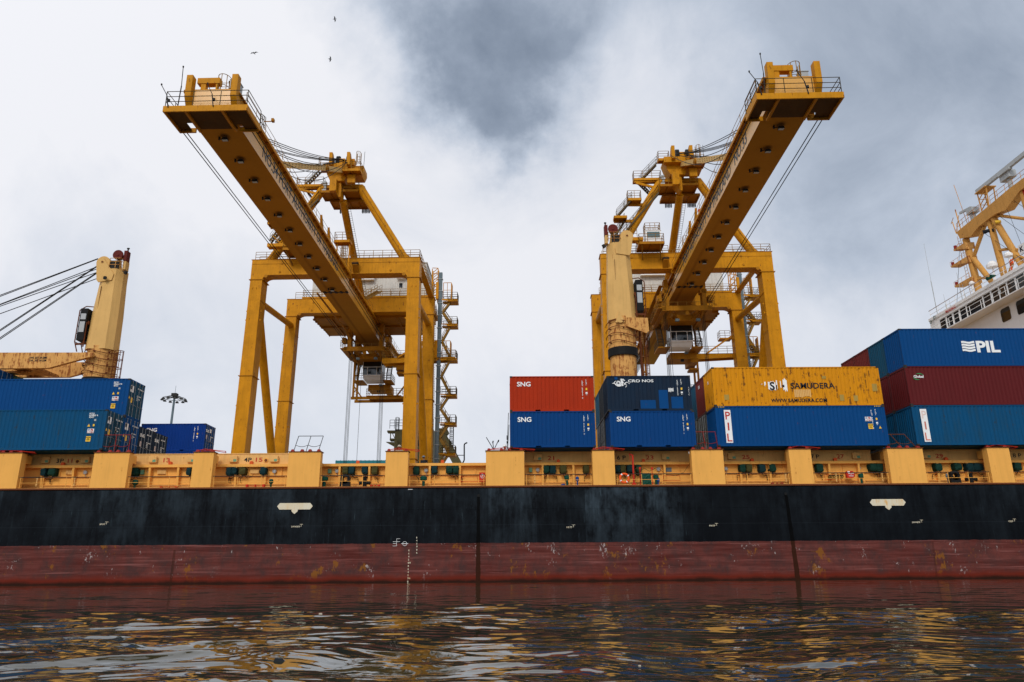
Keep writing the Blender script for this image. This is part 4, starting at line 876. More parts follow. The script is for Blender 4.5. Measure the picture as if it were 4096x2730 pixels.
# bow side stack
XL = -28.35
def pil_side(c, L, x, H, a, b):
    mb = MB(); mb.add(*text_mb(a, .165, (x, .018, H-.36), bold=.012, line=.78)); mb.build('lettering', 'letwhite', c); plate(c, x+.40, x+.54, H-.84, H-.70, 'lgrey', 'sticker')
    tri(c, x-.02, H-1.24, .2); plate(c, x+.36, x+.48, H-1.22, H-1.06, 'stickyellow', 'sticker'); pil_stickers(c, x+.04, H-1.70); caution(c, x+.02, H-2.30)
def pil_doors(c, L, H, code):
    plate_ = lambda u0, u1, z0, z1, mat, nm='sticker': MB().box(L-.004, L+.004, u0, u1, z0, z1).build(nm, mat, c)
    plate_(.25, .72, H-.95, H-.45, 'white'); plate_(.27, .47, H-.75, H-.48, 'cont_pil'); plate_(.42, .72, H-1.75, H-1.35, 'stickyellow')
    mb = MB(); mb.add(*text_mb(code, .15, (L+.002, 1.35, H-.55), ux=(0, 1, 0), bold=.012)); mb.add(*text_mb('MAX GROSS\nTARE\nPAYLOAD\nCUBE', .11, (L+.002, 1.35, H-1.1), ux=(0, 1, 0))); mb.build('lettering', 'letwhite', c)
    mb = MB(); mb.prism([(.12, H-1.5), (.32, H-1.5), (.22, H-1.28)], 'x', L-.004, L+.002); mb.build('warning_sticker', 'stickyellow', c)
c = container(XL-L4, 0, ZB, L4, HC, 'cont_pil_old', 'stained teal blue forty foot container at the left edge, lower tier nearest the rail', door='+', dmat='cont_teal'); pil_side(c, L4, 10.94, HC, 'PCIU\n854805 6\n45G1', ''); pil_doors(c, L4, HC, 'PCIU 854805 6')
c = container(XL-L4, 1, ZB+HC, L4, HC, 'cont_pil', 'top blue forty foot container at the left edge standing one row back', door='+', dmat='cont_teal'); pil_side(c, L4, 10.99, HC, 'PCIU\n936664 8\n45G1', ''); pil_doors(c, L4, HC, 'PCIU 936664 8')
c = container(XL-L4, 1, ZB, L4, HC, 'cont_pil', 'blue container doors under the top left container, second row', door='+'); pil_doors(c, L4, HC, 'PCIU 808227 1')
for rr_, lb_ in ((2, 'dark blue container doors with white lettering, third row of the lower left tier'), (3, 'dark blue container doors with white lettering, fourth row of the lower left tier')):
    c = container(XL-L2, rr_, ZB, L2, S, 'cont_navy', lb_, door='+', dmat='cont_navy'); end_text(c, 'SNG', .36, L2+.01, .2, S-.75, width=.75, bold=.02); mb = MB(); mb.add(*text_mb('MAX GROSS\nTARE\nNET\nCUBE', .12, (L2+.002, 1.35, S-1.1), ux=(0, 1, 0))); mb.add(*text_mb('SNRU 6100', .14, (L2+.002, 1.3, S-.5), ux=(0, 1, 0))); mb.build('lettering', 'letwhite', c); MB().box(L2, L2+.006, .3, .55, S-1.5, S-1.1).build('sticker', 'fadedred2', c)
for tz, lb_ in ((1, 'royal blue twenty foot container standing alone beyond the left stack, upper of two'), (0, 'royal blue twenty foot container under the lone one beyond the left stack')):
    c = container(XL-L2, 7, ZB+tz*S, L2, S, 'cont_sng', lb_, door='+', dmat='cont_blue'); face_text(c, 'SNG', .47, .52, S-.75, width=.98, bold=.022); idcol(c, 5.0, 5.3, S, 'SNRU 610082 2', '22G1'); end_text(c, 'SNG', .36, L2+.01, .2, S-.75, width=.75, bold=.02)
    mb = MB(); mb.add(*text_mb('MAX GROSS\nTARE\nNET\nCUBE', .12, (L2+.002, 1.35, S-1.1), ux=(0, 1, 0))); mb.build('lettering', 'letwhite', c); MB().box(L2, L2+.006, .35, .6, S-1.4, S-1.0).build('sticker', 'fadedred2', c); MB().box(L2, L2+.006, 1.15, 1.45, S-.7, S-.35).build('sticker', 'white', c)
XF = -43.9
for rr_, mt, lb_ in ((4, 'cont_pil', 'blue container corner peeping above the top left container'), (5, 'cont_seafoam', 'dull green container end peeping above the top left container under the jib'), (6, 'cont_teal', 'farther dark green container end under the jib at the left edge')):
    for tz in (0, 1): container(XF-L4, rr_, ZB+tz*HC, L4, HC, 'cont_teal', '%s container %s' % (('blue', 'dull green', 'dark green')[rr_-4], ('at the foot of the stack under the jib', 'halfway up the stack under the jib')[tz]))
    container(XF-L4, rr_, ZB+2*HC, L4, HC, mt, lb_, door='+', dmat=mt)
# ------------------------------------------------------------------ quay cranes
QZ = 3.0
def cyl(mb, p, q, r, n=16): return mb.tube(p, q, r, n)
def crane(label, x, y, num, trolley_v):
    t = thing('quay_crane', label, 'harbour crane', (x, y, QZ), -.031, 'yellow ship to shore cranes on the quay')
    N = lambda: MB(-QZ)
    B = lambda mb, name, mat, par=None, **k: mb.build(name, mat, par or t, **k)
    # legs
    for s in (-1, 1):
        for v0, d in ((0.0, 2.0), (14.7, 1.7)):
            xo = lambda z: s*(10.95+.28*(37-z)/32)
            mb = N(); wt = 1.62
            def xr(z, w=wt): a = xo(z); b = a-s*w; return (min(a, b), max(a, b))
            b0, b1 = xr(4.8, 1.7), xr(36.8, 1.55)
            mb.taper((b0[0], b0[1], v0, v0+d*.92, 4.8), (b1[0], b1[1], v0, v0+d, 36.8))
            for z in (34.0, 29.0, 18.6, 9.0): a = xr(z, 1.615); mb.box(a[0]-.012, a[1]+.012, v0-.012, v0+d*(.925+.075*(z-4.8)/32)+.01, z, z+.05)
            o = B(mb, 'leg', 'yellow')
            for z in (36.8, 24.0, 13.5):
                mb = N(); a = xr(z, 1.6); mb.box(a[0]-.16, a[1]+.16, v0-.10, v0+d+.1, z-.04, z+.04); B(mb, 'flange', 'yellow_dirty', o)
            mb = N()
            for z in (32.5, 31.3, 20.2): a = xr(z, 1.6); mb.box(a[0]-.18, a[0]-.01, v0+.3, v0+.36, z, z+.18); mb.box(a[1]+.01, a[1]+.18, v0+.3, v0+.36, z, z+.18)
            for dx in (-.25, .25): mb.box((a[0]+a[1])/2+dx-.03, (a[0]+a[1])/2+dx+.03, v0-.08, v0-.01, 35.5, 35.75)
            B(mb, 'lifting_lug', 'yellow', o)
        mb = N(); cyl(mb, (s*10.25, 1.9, 34.45), (s*10.15, 14.75, 35.45), .42); o = B(mb, 'tie_tube', 'yellow'); smooth_by_angle(o)
        mb = N(); cyl(mb, (s*10.3, 1.8, 33.9), (s*10.45, 15.0, 11.0), .55); o = B(mb, 'diagonal_tube', 'yellow'); smooth_by_angle(o)
        mb = N(); mb.box(s*10.5-.8, s*10.5+.8, 2.0, 14.7, 5.0, 6.6); B(mb, 'side_sill', 'yellow')
        for v0 in (.9, 15.5):
            mb = N()
            for k in range(4): xx = s*9.2+(k-1.5)*1.1; mb.box(xx-.48, xx+.48, v0-.35, v0+.35, QZ+.25, QZ+1.0)
            mb.box(s*9.2-2.1, s*9.2+2.1, v0-.4, v0+.4, QZ+1.0, QZ+1.85); o = B(mb, 'bogie', 'yellow_dirty')
            mb = N()
            for k in range(4): xx = s*9.2+(k-1.5)*1.1; mb.tube((xx, v0-.15, QZ+.3), (xx, v0+.15, QZ+.3), .3, 14)
            B(mb, 'wheel', 'darksteel', o)
    # portal beams with rounded inner corners
    for v0, d, z0, z1 in ((0.0, 1.75, 37.42, 39.55), (14.7, 1.65, 37.3, 39.5)):
        xi = 9.40; r = .95; poly = [(-10.95, 36.84), (-10.95, z1), (10.95, z1), (10.95, 36.84), (xi, 36.84)]
        zb = z0; poly += [(xi-r*.0, zb-.55)]
        poly += [(xi-r+r*math.cos(a), zb-r*.62+r*.62*math.sin(a)) for a in np.linspace(.1, math.pi/2, 7)]
        poly += [(-(xi-r)-r*math.cos(a), zb-r*.62+r*.62*math.sin(a)) for a in np.linspace(math.pi/2, .1, 7)]
        poly += [(-xi, zb-.55), (-xi, 36.84)]
        mb = N(); mb.prism(poly, 'y', v0, v0+d); o = B(mb, 'portal_beam', 'yellow')
        mb = N(); mb.box(-11.05, 11.05, v0-.05, v0+d+.05, z1, z1+.05)
        if v0 < 1: mb.box(-10.9, 10.9, v0-.03, v0, z1-.62, z1-.58)
        B(mb, 'flange', 'yellow_dirty', o)
        mb = N()
        for sx in (-1, 1):
            for k, (xx, zz) in enumerate(((8.95, z0-.18), (7.0, z1-.55), (7.2, z0+.4))):
                mb.tube((sx*xx, v0-.09, zz), (sx*xx, v0-.01, zz), .13 if k else .22, 12)
        B(mb, 'lifting_lug', 'yellow_dirty', o)
    mb = N(); mb.rail([(-10.6, .15, 39.6), (-2.2, .15, 39.6)]); mb.rail([(2.4, .15, 39.6), (10.9, .15, 39.6), (10.9, 1.6, 39.6), (10.9, 14.9, 39.6)]); mb.rail([(-10.6, 1.6, 39.6), (10.6, 1.6, 39.6)]); B(mb, 'handrail', 'rail')
    mb = N(); mb.bar((10.5, 1.7, 39.55), (10.5, 14.8, 39.55), .8, .12); B(mb, 'side_walkway', 'yellow')
    mb = N(); mb.box(-10.9, 10.9, .2, 1.4, 5.0, 6.6); mb.box(-10.9, 10.9, 14.9, 16.1, 5.0, 6.6); B(mb, 'sill_beam', 'yellow')
    # boom hinge lug on the front beam
    mb = N()
    for sx in (-1, 1): mb.prism([(-.02, 37.5), (-.02, 38.75), (-.9, 38.75), (-.9, 38.3), (-.02, 37.5)][:4], 'x', sx*2.75-.35, sx*2.75+.35)
    B(mb, 'hinge_lug', 'yellow_dirty')
    mb = N(); [mb.tube((sx*2.75-.4, -.75, 38.5), (sx*2.75+.4, -.75, 38.5), .2, 12) for sx in (-1, 1)]; B(mb, 'hinge_pin', 'black')
    # boom and girder
    for nm, v0, v1, ua, ub in (('boom', -39.2, .15, -1.63, 1.83), ('girder', .42, 38.0, -1.45, 1.65)):
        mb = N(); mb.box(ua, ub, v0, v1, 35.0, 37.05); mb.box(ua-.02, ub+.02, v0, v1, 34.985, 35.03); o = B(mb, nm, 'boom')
        mb = N(); mb.box(ua-.42, ub+.42, v0, v1, 37.05, 37.13); mb.box(ua-.42, ua-.36, v0, v1, 36.85, 37.05); mb.box(ub+.36, ub+.42, v0, v1, 36.85, 37.05)
        k = int((v1-v0)/1.7)
        for i in range(k): v = v0+.8+i*1.7; mb.prism([(ua-.36, 37.05), (ua, 37.05), (ua, 36.75)], 'y', v-.02, v+.02); mb.prism([(ub+.36, 37.05), (ub, 37.05), (ub, 36.75)], 'y', v-.02, v+.02)
        B(mb, 'trolley_rail_flange', 'yellow', o)
        mb = N(); mb.rail([(ua-.3, v0+2, 37.13), (ua-.3, v1-.5, 37.13)], step=2.3, r=.024, levels=(1.0, .5)); mb.rail([(ub+.3, v0+2, 37.13), (ub+.3, v1-.5, 37.13)], step=2.3, r=.024, levels=(1.0, .5)); B(mb, 'handrail', 'rail', o)
        if nm == 'boom':
            boom = o
            body = 'NO.%s PORT AUTHORITY OF THAILAND' % num
            mb = N(); mb.add(*text_mb(body, 1.55, (ub+.012, -32.0, 35.42), ux=(0, 1, 0), width=26.6, bold=.008, th=.02)); 
            body2 = 'PORT AUTHORITY OF THAILAND   NO.%s' % num
            mb.add(*text_mb(body2, 1.55, (ua-.012, -5.4, 35.42), ux=(0, -1, 0), width=27.4, bold=.008, th=.02)); B(mb, 'lettering', 'letgrey', o)
            for k in range(11):
                v = -35.85+k*3.465; mb = N(); mb.taper((-.08, .42, v-.20, v+.14, 34.62), (-.02, .36, v-.14, v+.10, 34.86)); mb.bar((-.35, v+.1, 34.8), (.2, v, 34.9), .05); mb.box(-.42, -.30, v-.02, v+.12, 34.72, 34.98)
                l = B(mb, 'floodlight', 'darksteel', o); mb = N(); mb.box(-.05, .39, v-.17, v+.11, 34.600, 34.621); B(mb, 'lens', 'lampglass', l)
        else:
            mb = N(); mb.box(-1.45, 1.65, .2, .42, 34.97, 35.12); [mb.box(-1.3+k*.7, -1.0+k*.7, -.1, .5, 34.9, 35.02) for k in range(5)]; B(mb, 'hinge_bracket', 'darksteel', o)
    # tip platform
    z = 34.55; v0, v1 = -40.1, -37.1
    mb = N(); mb.box(-3.0, 3.55, v0, v0+.12, z, z+.5); mb.box(3.43, 3.55, v0+.12, v1, z, z+.5); mb.box(-3.0, -2.88, v0+.12, v1, z, z+.5); mb.box(-3.0, -1.66, v1-.12, v1, z, z+.4); mb.box(1.86, 3.55, v1-.12, v1, z, z+.4)
    mb.box(-1.4, -1.2, v0+.12, v1, z+.02, z+.2); mb.box(1.45, 1.65, v0+.12, v1, z+.02, z+.2)
    tip = B(mb, 'tip_platform', 'yellow')
    mb = N()
    for u0, u1, va, vb in ((-2.88, 3.43, v0+.12, -38.6), (-2.88, -2.0, -38.6, v1-.12), (-1.45, 1.8, -38.6, -37.3), (2.3, 3.43, -38.6, v1-.12), (-2.0, -1.45, -38.6, -38.2), (1.8, 2.3, -38.6, -37.9)): mb.box(u0, u1, va, vb, z+.20, z+.26)
    B(mb, 'deck_plate', 'darkplate', tip)
    mb = N(); P_ = [(-2.9, v1, z+.5), (-2.9, v0+.1, z+.5), (3.45, v0+.1, z+.5), (3.45, v1-.1, z+.5), (2.3, v1+3, 37.2)]
    mb.rail(P_[:4], h=1.35, step=1.9); mb.rail([(3.45, v1, 35.05), (2.4, -33.5, 37.1)], h=1.2, step=1.5); B(mb, 'handrail', 'dark_rail', tip)
    mb = N(); mb.box(-1.25, 2.3, -39.0, -37.3, 35.0, 36.75); mb.box(-1.4, 2.45, -39.1, -37.2, 36.7, 36.8); B(mb, 'end_box', 'yellow_dirty', tip)
    for u0 in (-1.75, 1.85):
        mb = N(); mb.prism([(-39.6, 36.3), (-39.6, 38.2), (-39.0, 38.2), (-39.0, 36.5), (-38.3, 35.7), (-38.3, 35.05), (-39.0, 35.3)], 'x', u0, u0+.48); B(mb, 'buffer_post', 'yellow', tip)
    mb = N(); mb.box(-.95, -.55, -38.8, -38.4, 36.8, 38.1); mb.box(-1.25, .55, -38.85, -38.35, 37.95, 38.45); mb.box(.25, .4, -38.8, -38.5, 36.8, 38.0)
    for k in range(4): mb.tube((-.55, -38.6, 37.0+.25*k), (.3, -38.6, 37.0+.25*k), .03, 4)
    B(mb, 'signal_gantry', 'yellow', tip)
    mb = N(); mb.ladder((.75, -38.3, 35.8), (.75, -38.3, 38.7), w=.75, cage=True, r=.032); B(mb, 'caged_ladder', 'rail', tip)
    mb = N(); mb.box(1.25, 1.95, -38.2, -37.7, 36.8, 38.3); mb.box(1.2, 2.0, -38.25, -37.65, 38.3, 38.36); B(mb, 'control_cabinet', 'lgrey', tip)
    for u, vv, h, l, nn in ((-2.15, -39.6, 35.1, .25, 'lightning_rod'), (.75, -37.6, 36.8, .1, 'lightning_rod'), (-2.6, -40.15, 34.9, -.75, 'antenna'), (.9, -40.15, 34.9, -.65, 'antenna')):
        mb = N(); top = 38.9 if nn[0] == 'l' else 36.9; mb.tube((u, vv, h), (u+l*.3, vv, h+(top-h)*.55), .045, 5); mb.tube((u+l*.3, vv, h+(top-h)*.55), (u+(0 if nn[0] == 'l' else l), vv, top), .03, 5); mb.tube((u+(0 if nn[0] == 'l' else l), vv, top), (u+(0 if nn[0] == 'l' else l), vv, top+.12), .06, 6)
        if nn[0] == 'a': mb.tube((u, vv, h+.5), (u, vv, h+.7), .1, 8)
        B(mb, nn, 'darksteel', tip)
    mb = N(); mb.box(2.2, 2.6, v1+.3, v1+.9, 35.2, 36.4); mb.bar((3.5, v1+.6, 35.9), (4.1, v1+.6, 35.9), .06); mb.box(4.1, 4.3, v1+.5, v1+.8, 35.9, 36.15); B(mb, 'camera_bracket', 'yellow_dirty', tip)
    # ropes
    mb = N()
    for u in (-2.55, -2.85, 2.75, 3.1): mb.tube((u, -37.3, 34.75), (u*1.02, trolley_v+.5, 33.9), .042, 5)
    B(mb, 'trolley_rope', 'grease')
    for k, (u, v, zt, sag) in enumerate([(1.25, -32, 37.6, .5), (1.05, -31.8, 37.6, .6), (.85, -31.6, 37.6, .7), (1.2, -30.0, 37.6, 1.1), (1.0, -29.8, 37.6, 1.2), (-1.2, -32, 37.6, .5), (-1.0, -31.8, 37.6, .6), (-.9, -30, 37.6, 1.1), (-1.2, -28.5, 37.6, 1.6), (1.2, -28.3, 37.6, 1.6), (1.0, -26.0, 37.6, 2.0)]):
        mb = N(); a = Vector((.55 if u > 0 else -.5, -.8, 53.6-.03*k)) if k < 8 else Vector((1.2 if u > 0 else -1.3, -1.6, 52.8)); b = Vector((u, v, zt))
        mb.path([a.lerp(b, s)+Vector((0, 0, -sag*math.sin(math.pi*s))) for s in np.linspace(0, 1, 11)], .042, 4); B(mb, 'boom_rope', 'grease')
    A_, B_, C_ = Vector((.3, -.9, 51.9)), Vector((.3, -9.0, 47.6)), Vector((.3, -23, 39.9))
    mb = N(); mb.bar(A_, B_, .55, .6); mb.bar(B_, C_, .45, .62); mb.bar(C_, (.3, -28.5, 37.3), .4, .5); fs = B(mb, 'forestay_link', 'pale_yellow')
    mb = N()
    for s in np.linspace(.06, .9, 13):
        p = B_.lerp(C_, s)
        for dz in (-.14, .12):
            for sg in (-1, 1): mb.tube((p.x+sg*.20, p.y, p.z+dz), (p.x+sg*.27, p.y, p.z+dz), .05, 6)
    B(mb, 'rivet', 'darksteel', fs)
    mb = N(); mb.tube((-.1, -8.6, 47.7), (.7, -8.6, 47.7), .48, 16); mb.tube((-.2, -8.6, 47.7), (.8, -8.6, 47.7), .18, 10); B(mb, 'link_eye', 'yellow_dirty', fs)
    mb = N(); mb.prism([(-29.6, 37.1), (-28.0, 37.1), (-28.6, 37.9), (-29.2, 37.9)], 'x', .1, .5); B(mb, 'stay_bracket', 'yellow', fs)
    for v in (-14.0, -10.8): mb = N(); mb.prism([(v, 37.1), (v+.9, 37.1), (v-.2, 38.7), (v-.4, 38.6)], 'x', 1.9, 2.1); mb.prism([(v, 37.1), (v+.9, 37.1), (v-.2, 38.7), (v-.4, 38.6)], 'x', -1.9, -1.7); B(mb, 'latch_bracket', 'yellow')
    mb = N(); mb.tube((1.4, -14.6, 37.1), (1.4, -14.6, 38.0), .16, 10); mb.tube((-1.5, -14.6, 37.1), (-1.5, -14.6, 38.0), .16, 10); o = B(mb, 'beacon', 'pale_yellow'); mb = N(); mb.tube((1.4, -14.6, 38.0), (1.4, -14.6, 38.3), .17, 10); mb.tube((-1.5, -14.6, 38.0), (-1.5, -14.6, 38.3), .17, 10); B(mb, 'beacon_lamp', 'redfit', o)
    # pylon (A frame) and apex
    for s in (-1, 1):
        mb = N(); cyl(mb, (s*9.0, .9, 39.5), (s*2.45, .6, 50.2), .56, 20); o = B(mb, 'pylon_tube', 'yellow'); smooth_by_angle(o)
        mb = N(); mb.prism([(s*8.3, 39.55), (s*10.0, 39.55), (s*8.6, 40.9), (s*8.0, 40.9)], 'y', .8, .95); mb.path([(s*8.8, .3, 39.9), (s*2.9, .0, 49.5)], .05, 5); B(mb, 'gusset', 'yellow_dirty', o)
    mb = N(); cyl(mb, (0.1, 1.2, 48.5), (0.1, 15.2, 39.5), .5, 20); o = B(mb, 'backstay_tube', 'yellow'); smooth_by_angle(o)
    mb = N(); mb.ladder((.8, 1.4, 48.0), (.8, 14.9, 39.6), w=.4); B(mb, 'backstay_ladder', 'dark_rail', o)
    ap = N(); ap.prism([(-2.15, 52.7), (3.1, 52.7), (3.15, 52.0), (2.9, 51.3), (.9, 51.3), (.6, 50.5), (-1.3, 50.5), (-1.75, 51.4)], 'y', -.7, 1.4)
    ap.box(-2.2, 1.2, -1.5, -.7, 51.9, 52.7); ap.box(-1.2, -.3, -1.2, -.6, 48.8, 50.6); ap.box(1.1, 2.1, -1.1, -.6, 50.0, 51.2); ap.prism([(-.9, 50.6), (-.95, 49.6), (-.45, 48.9), (-.1, 48.3), (.15, 48.3), (.2, 49.4), (.1, 50.6)], 'y', -.4, 1.2); ap.box(-2.6, 2.8, .35, .95, 50.0, 50.5)
    apex = B(ap, 'apex_head', 'yellow')
    for u0 in (-1.25, 1.1): mb = N(); mb.prism([(-2.0, 52.2), (-2.1, 54.0), (-1.5, 54.0), (-.3, 52.7), (-.7, 52.0)], 'x', u0, u0+.42); B(mb, 'rope_guard_post', 'yellow', apex)
    for u0 in (-.5, .85):
        mb = N(); [mb.tube((u0+.09*k, -.6, 53.3), (u0+.09*k+.05, -.6, 53.3), .85, 18) for k in range(5)]; B(mb, 'sheave', 'darksteel', apex)
    mb = N(); mb.box(-.05, .7, -1.3, -.3, 52.7, 53.5); mb.box(1.3, 1.9, -1.0, 0, 52.7, 53.6); B(mb, 'sheave_housing', 'yellow', apex)
    mb = N(); mb.ladder((2.45, -.9, 52.7), (2.45, -.9, 54.4), cage=True, r=.03); B(mb, 'caged_ladder', 'rail', apex)
    mb = N(); mb.tube((3.15, -.9, 52.2), (3.2, -.9, 54.7), .03, 5); B(mb, 'lightning_rod', 'darksteel', apex)
    def plat(u0, u1, va, vb, z, rails=True, mat='yellow', fasc=.32, open_=()):
        mb = N(); mb.box(u0, u1, va, va+.08, z-fasc, z+.02); mb.box(u0, u1, vb-.08, vb, z-fasc, z+.02); mb.box(u0, u0+.08, va, vb, z-fasc, z+.02); mb.box(u1-.08, u1, va, vb, z-fasc, z+.02); mb.box(u0+.08, u1-.08, va+.08, vb-.08, z-.08, z-.03)
        k = max(1, int((u1-u0)/1.1))
        for i in range(1, k): u = u0+(u1-u0)*i/k; mb.box(u-.04, u+.04, va+.08, vb-.08, z-fasc*.8, z-.08)
        o = B(mb, 'access_platform', mat)
        if rails:
            mb = N(); pts = [(u0+.05, vb-.05, z), (u0+.05, va+.05, z), (u1-.05, va+.05, z), (u1-.05, vb-.05, z)]; mb.rail(pts, step=1.1); B(mb, 'handrail', 'rail', o)
        return o
    plat(-2.75, -.25, 0, 2.6, 49.5, mat='yellow_dirty'); plat(.25, 2.4, 0, 2.6, 49.6, mat='yellow_dirty'); plat(-2.0, 3.1, 2.3, 4.6, 49.25, False, 'yellow_dirty'); plat(.55, 3.0, -2.0, -.7, 51.55); plat(1.6, 3.1, .5, 2.0, 50.3, False)
    mb = N(); [mb.box(u, u+.08, .3, .9, 47.75, 48.3) for u in ()]; [mb.box(u, u+.08, 4.6, 5.0, 48.5, 49.2) for u in (-1.2, -1.0, -.8, -.6, -.4, 1.9, 2.1, 2.3, 2.5, 2.7, 2.9)]; B(mb, 'cable_loop', 'darksteel', apex)
    mb = N(); mb.box(-2.6, -2.0, .1, .6, 49.5, 50.9); B(mb, 'control_cabinet', 'lgrey', apex)
    # stairs of the A frame on the left side
    plat(-6.1, -2.4, .1, 1.2, 50.5); plat(-7.2, -5.4, -1.0, .1, 47.0); plat(-9.1, -7.4, -1.0, .1, 44.5, False); plat(-2.9, -1.4, -1.2, -.3, 52.65)
    mb = N(); mb.stair((-5.0, .6, 50.5), (-2.9, .2, 52.6)); mb.stair((-5.2, 1.3, 50.4), (-3.7, 1.2, 48.5), rails=True); mb.stair((-8.7, -.5, 44.5), (-6.6, -.5, 47.0)); mb.stair((-8.9, .3, 42.2), (-7.6, .3, 44.3)); mb.stair((-8.2, .35, 42.0), (-2.9, .35, 48.3), side=(0, 1, 0), w=.55)
    B(mb, 'stairway', 'dark_rail', apex)
    for p_, q_, w_ in (((-7.2, .1, 46.6), (-5.0, .4, 46.7), .4), ((-9.0, .1, 44.2), (-6.3, .5, 44.4), .4), ((-6.0, .3, 50.1), (-2.0, .5, 50.3), .35), ((-5.8, .3, 49.9), (-3.2, .6, 49.3), .3)):
        mb = N(); mb.bar(p_, q_, .2, w_); B(mb, 'stair_bracket', 'yellow', apex)
    # white checker cabin on a platform above the front beam
    o = plat(-6.3, -3.1, -2.4, .3, 40.15, mat='yellow_dirty'); mb = N(); mb.rail([(-5.3, -1.6, 42.0), (-3.4, -1.6, 42.0), (-3.4, -.3, 42.0), (-5.3, -.3, 42.0), (-5.3, -1.6, 42.0)], h=1.1, step=.7)
    for u in (-5.9, -3.6): mb.bar((u, -2.2, 39.9), (u+.3, -.05, 38.7), .14, .2)
    mb.rail([(-8.0, -1.8, 41.2), (-6.4, -1.8, 41.2)], h=1.1, step=.8); B(mb, 'handrail', 'rail', o)
    mb = N(); mb.box(-8.6, -5.6, -1.6, -.6, 40.7, 41.15); mb.bar((-8.0, -1.1, 42.3), (-6.2, -1.1, 40.4), .5, .12); B(mb, 'access_arm', 'yellow', o)
    mb = N(); mb.box(-5.3, -3.35, -1.7, -.2, 40.15, 41.95); mb.box(-5.35, -3.3, -1.75, -.15, 41.95, 42.02); cb = B(mb, 'checker_cabin', 'white'); mb = N(); mb.box(-5.1, -3.5, -1.715, -1.69, 41.0, 41.8); mb.box(-5.315, -5.29, -1.5, -.5, 41.0, 41.8); B(mb, 'window', 'glassgreen', cb)
    plat(.2, 2.3, -2.2, -1.0, 41.2); mb = N(); mb.ladder((1.4, -1.0, 37.2), (1.4, -1.0, 41.2), cage=True); mb.ladder((.4, 1.9, 39.6), (.4, 1.9, 42.6), cage=True); B(mb, 'caged_ladder', 'rail')
    mb = N(); mb.bar((.5, -1.6, 37.2), (.5, -1.6, 41.0), .15); mb.bar((2.1, -1.6, 37.2), (2.1, -1.6, 41.0), .15); B(mb, 'platform_post', 'yellow')
    # machinery house
    mb = N(); mb.box(-8.2, 9.3, 17.5, 27.5, 40.6, 46.2)
    hs = B(mb, 'machinery_house', 'whitedirty')
    mb = N(); k = int(17.5/.3)
    for i in range(k): u = -8.2+.3*i+.08; mb.box(u, u+.14, 17.46, 17.5, 40.65, 46.1)
    for i in range(33): v = 17.6+.3*i; mb.box(9.3, 9.34, v, v+.14, 40.65, 46.1)
    mb.box(-8.35, 9.45, 17.35, 27.6, 46.2, 46.3); B(mb, 'ribbed_cladding', 'whitedirty', hs)
    mb = N(); mb.box(-3.2, 1.4, 16.7, 17.4, 43.3, 44.1); mb.box(-3.3, 1.5, 16.6, 17.4, 44.1, 44.2); mb.box(4.9, 6.3, 16.9, 17.4, 43.5, 43.6); B(mb, 'ventilation_hood', 'white', hs)
    mb = N(); mb.box(5.2, 5.7, 17.40, 17.45, 42.2, 42.9); B(mb, 'window', 'glass', hs)
    mb = N(); mb.box(3.0, 4.2, 17.0, 17.4, 44.7, 44.95); B(mb, 'exhaust_vent', 'black', hs)
    for u in (-8.6, -6.6): pass
    mb = N(); mb.box(-9.3, 10.1, 16.3, 28.0, 40.2, 40.45); mb.box(-8.6, 9.6, 16.4, 28.0, 39.5, 40.2); pf = B(mb, 'house_platform', 'yellow')
    mb = N(); mb.rail([(-9.2, 27.5, 40.45), (-9.2, 16.4, 40.45), (10.0, 16.4, 40.45), (10.0, 27.5, 40.45)], step=1.5); mb.rail([(-9.8, 14.8, 39.5), (-2, 14.8, 39.5)]); mb.rail([(2, 14.8, 39.5), (10.8, 14.8, 39.5)]); B(mb, 'handrail', 'rail', pf)
    mb = N(); mb.box(-7.3, 7.9, 16.4, 25.3, 37.0, 37.35)
    for i in range(9): v = 16.6+i*1.0; mb.box(-7.5+.05*i, -7.2, v, v+.55, 36.85, 37.05); mb.box(7.8, 8.1-.05*i, v, v+.55, 36.85, 37.05)
    for u in (-4.8, -2.0, 2.4, 5.1): mb.box(u, u+.25, 16.4, 25.2, 36.8, 37.0)
    mb.box(-7.3, 7.9, 20.3, 20.6, 36.75, 37.0); mb.box(-7.4, -7.1, 16.4, 25.3, 37.35, 39.5); mb.box(7.7, 8.0, 16.4, 25.3, 37.35, 39.5); B(mb, 'service_deck', 'yellow_dirty')
    mb = N(); mb.stair((1.9, 9, 37.2), (2.9, 14.2, 40.4), side=(1, 0, 0)); B(mb, 'stairway', 'rail')
    # hanging service frame at the back of the girder
    mb = N()
    for u in (-2.3, 5.7):
        mb.bar((u, 23, 37), (u, 23, 26.3), .28); mb.bar((u, 25.5, 37), (u, 25.5, 26.3), .28)
        for z in (27, 29.5, 32, 34.5): mb.bar((u, 23, z), (u, 25.5, z+1.2), .12)
    mb.box(-2.6, 6.0, 22.9, 23.2, 26.0, 26.4); mb.box(-2.6, 6.0, 25.3, 25.6, 26.0, 26.4); mb.bar((-2.2, 23, 28.0), (-.9, 23, 26.2), .2); mb.bar((5.6, 23, 28.0), (4.3, 23, 26.2), .2); mb.box(-.2, 5.2, 22.7, 25.4, 26.4, 26.5)
    o = B(mb, 'service_frame', 'yellow_dirty'); mb = N(); mb.rail([(-.2, 25.3, 26.5), (-.2, 22.8, 26.5), (5.4, 22.8, 26.5), (5.4, 25.3, 26.5)], step=1.0); mb.ladder((-1.9, 22.9, 26.4), (-1.9, 22.9, 34.5)); B(mb, 'handrail', 'rail', o)
    mb = N(); mb.box(4.2, 5.4, 23, 25, 30.6, 33.2); mb.box(4.4, 5.8, 22.6, 24.6, 29.9, 30.2); B(mb, 'winch_housing', 'yellow_dirty', o)
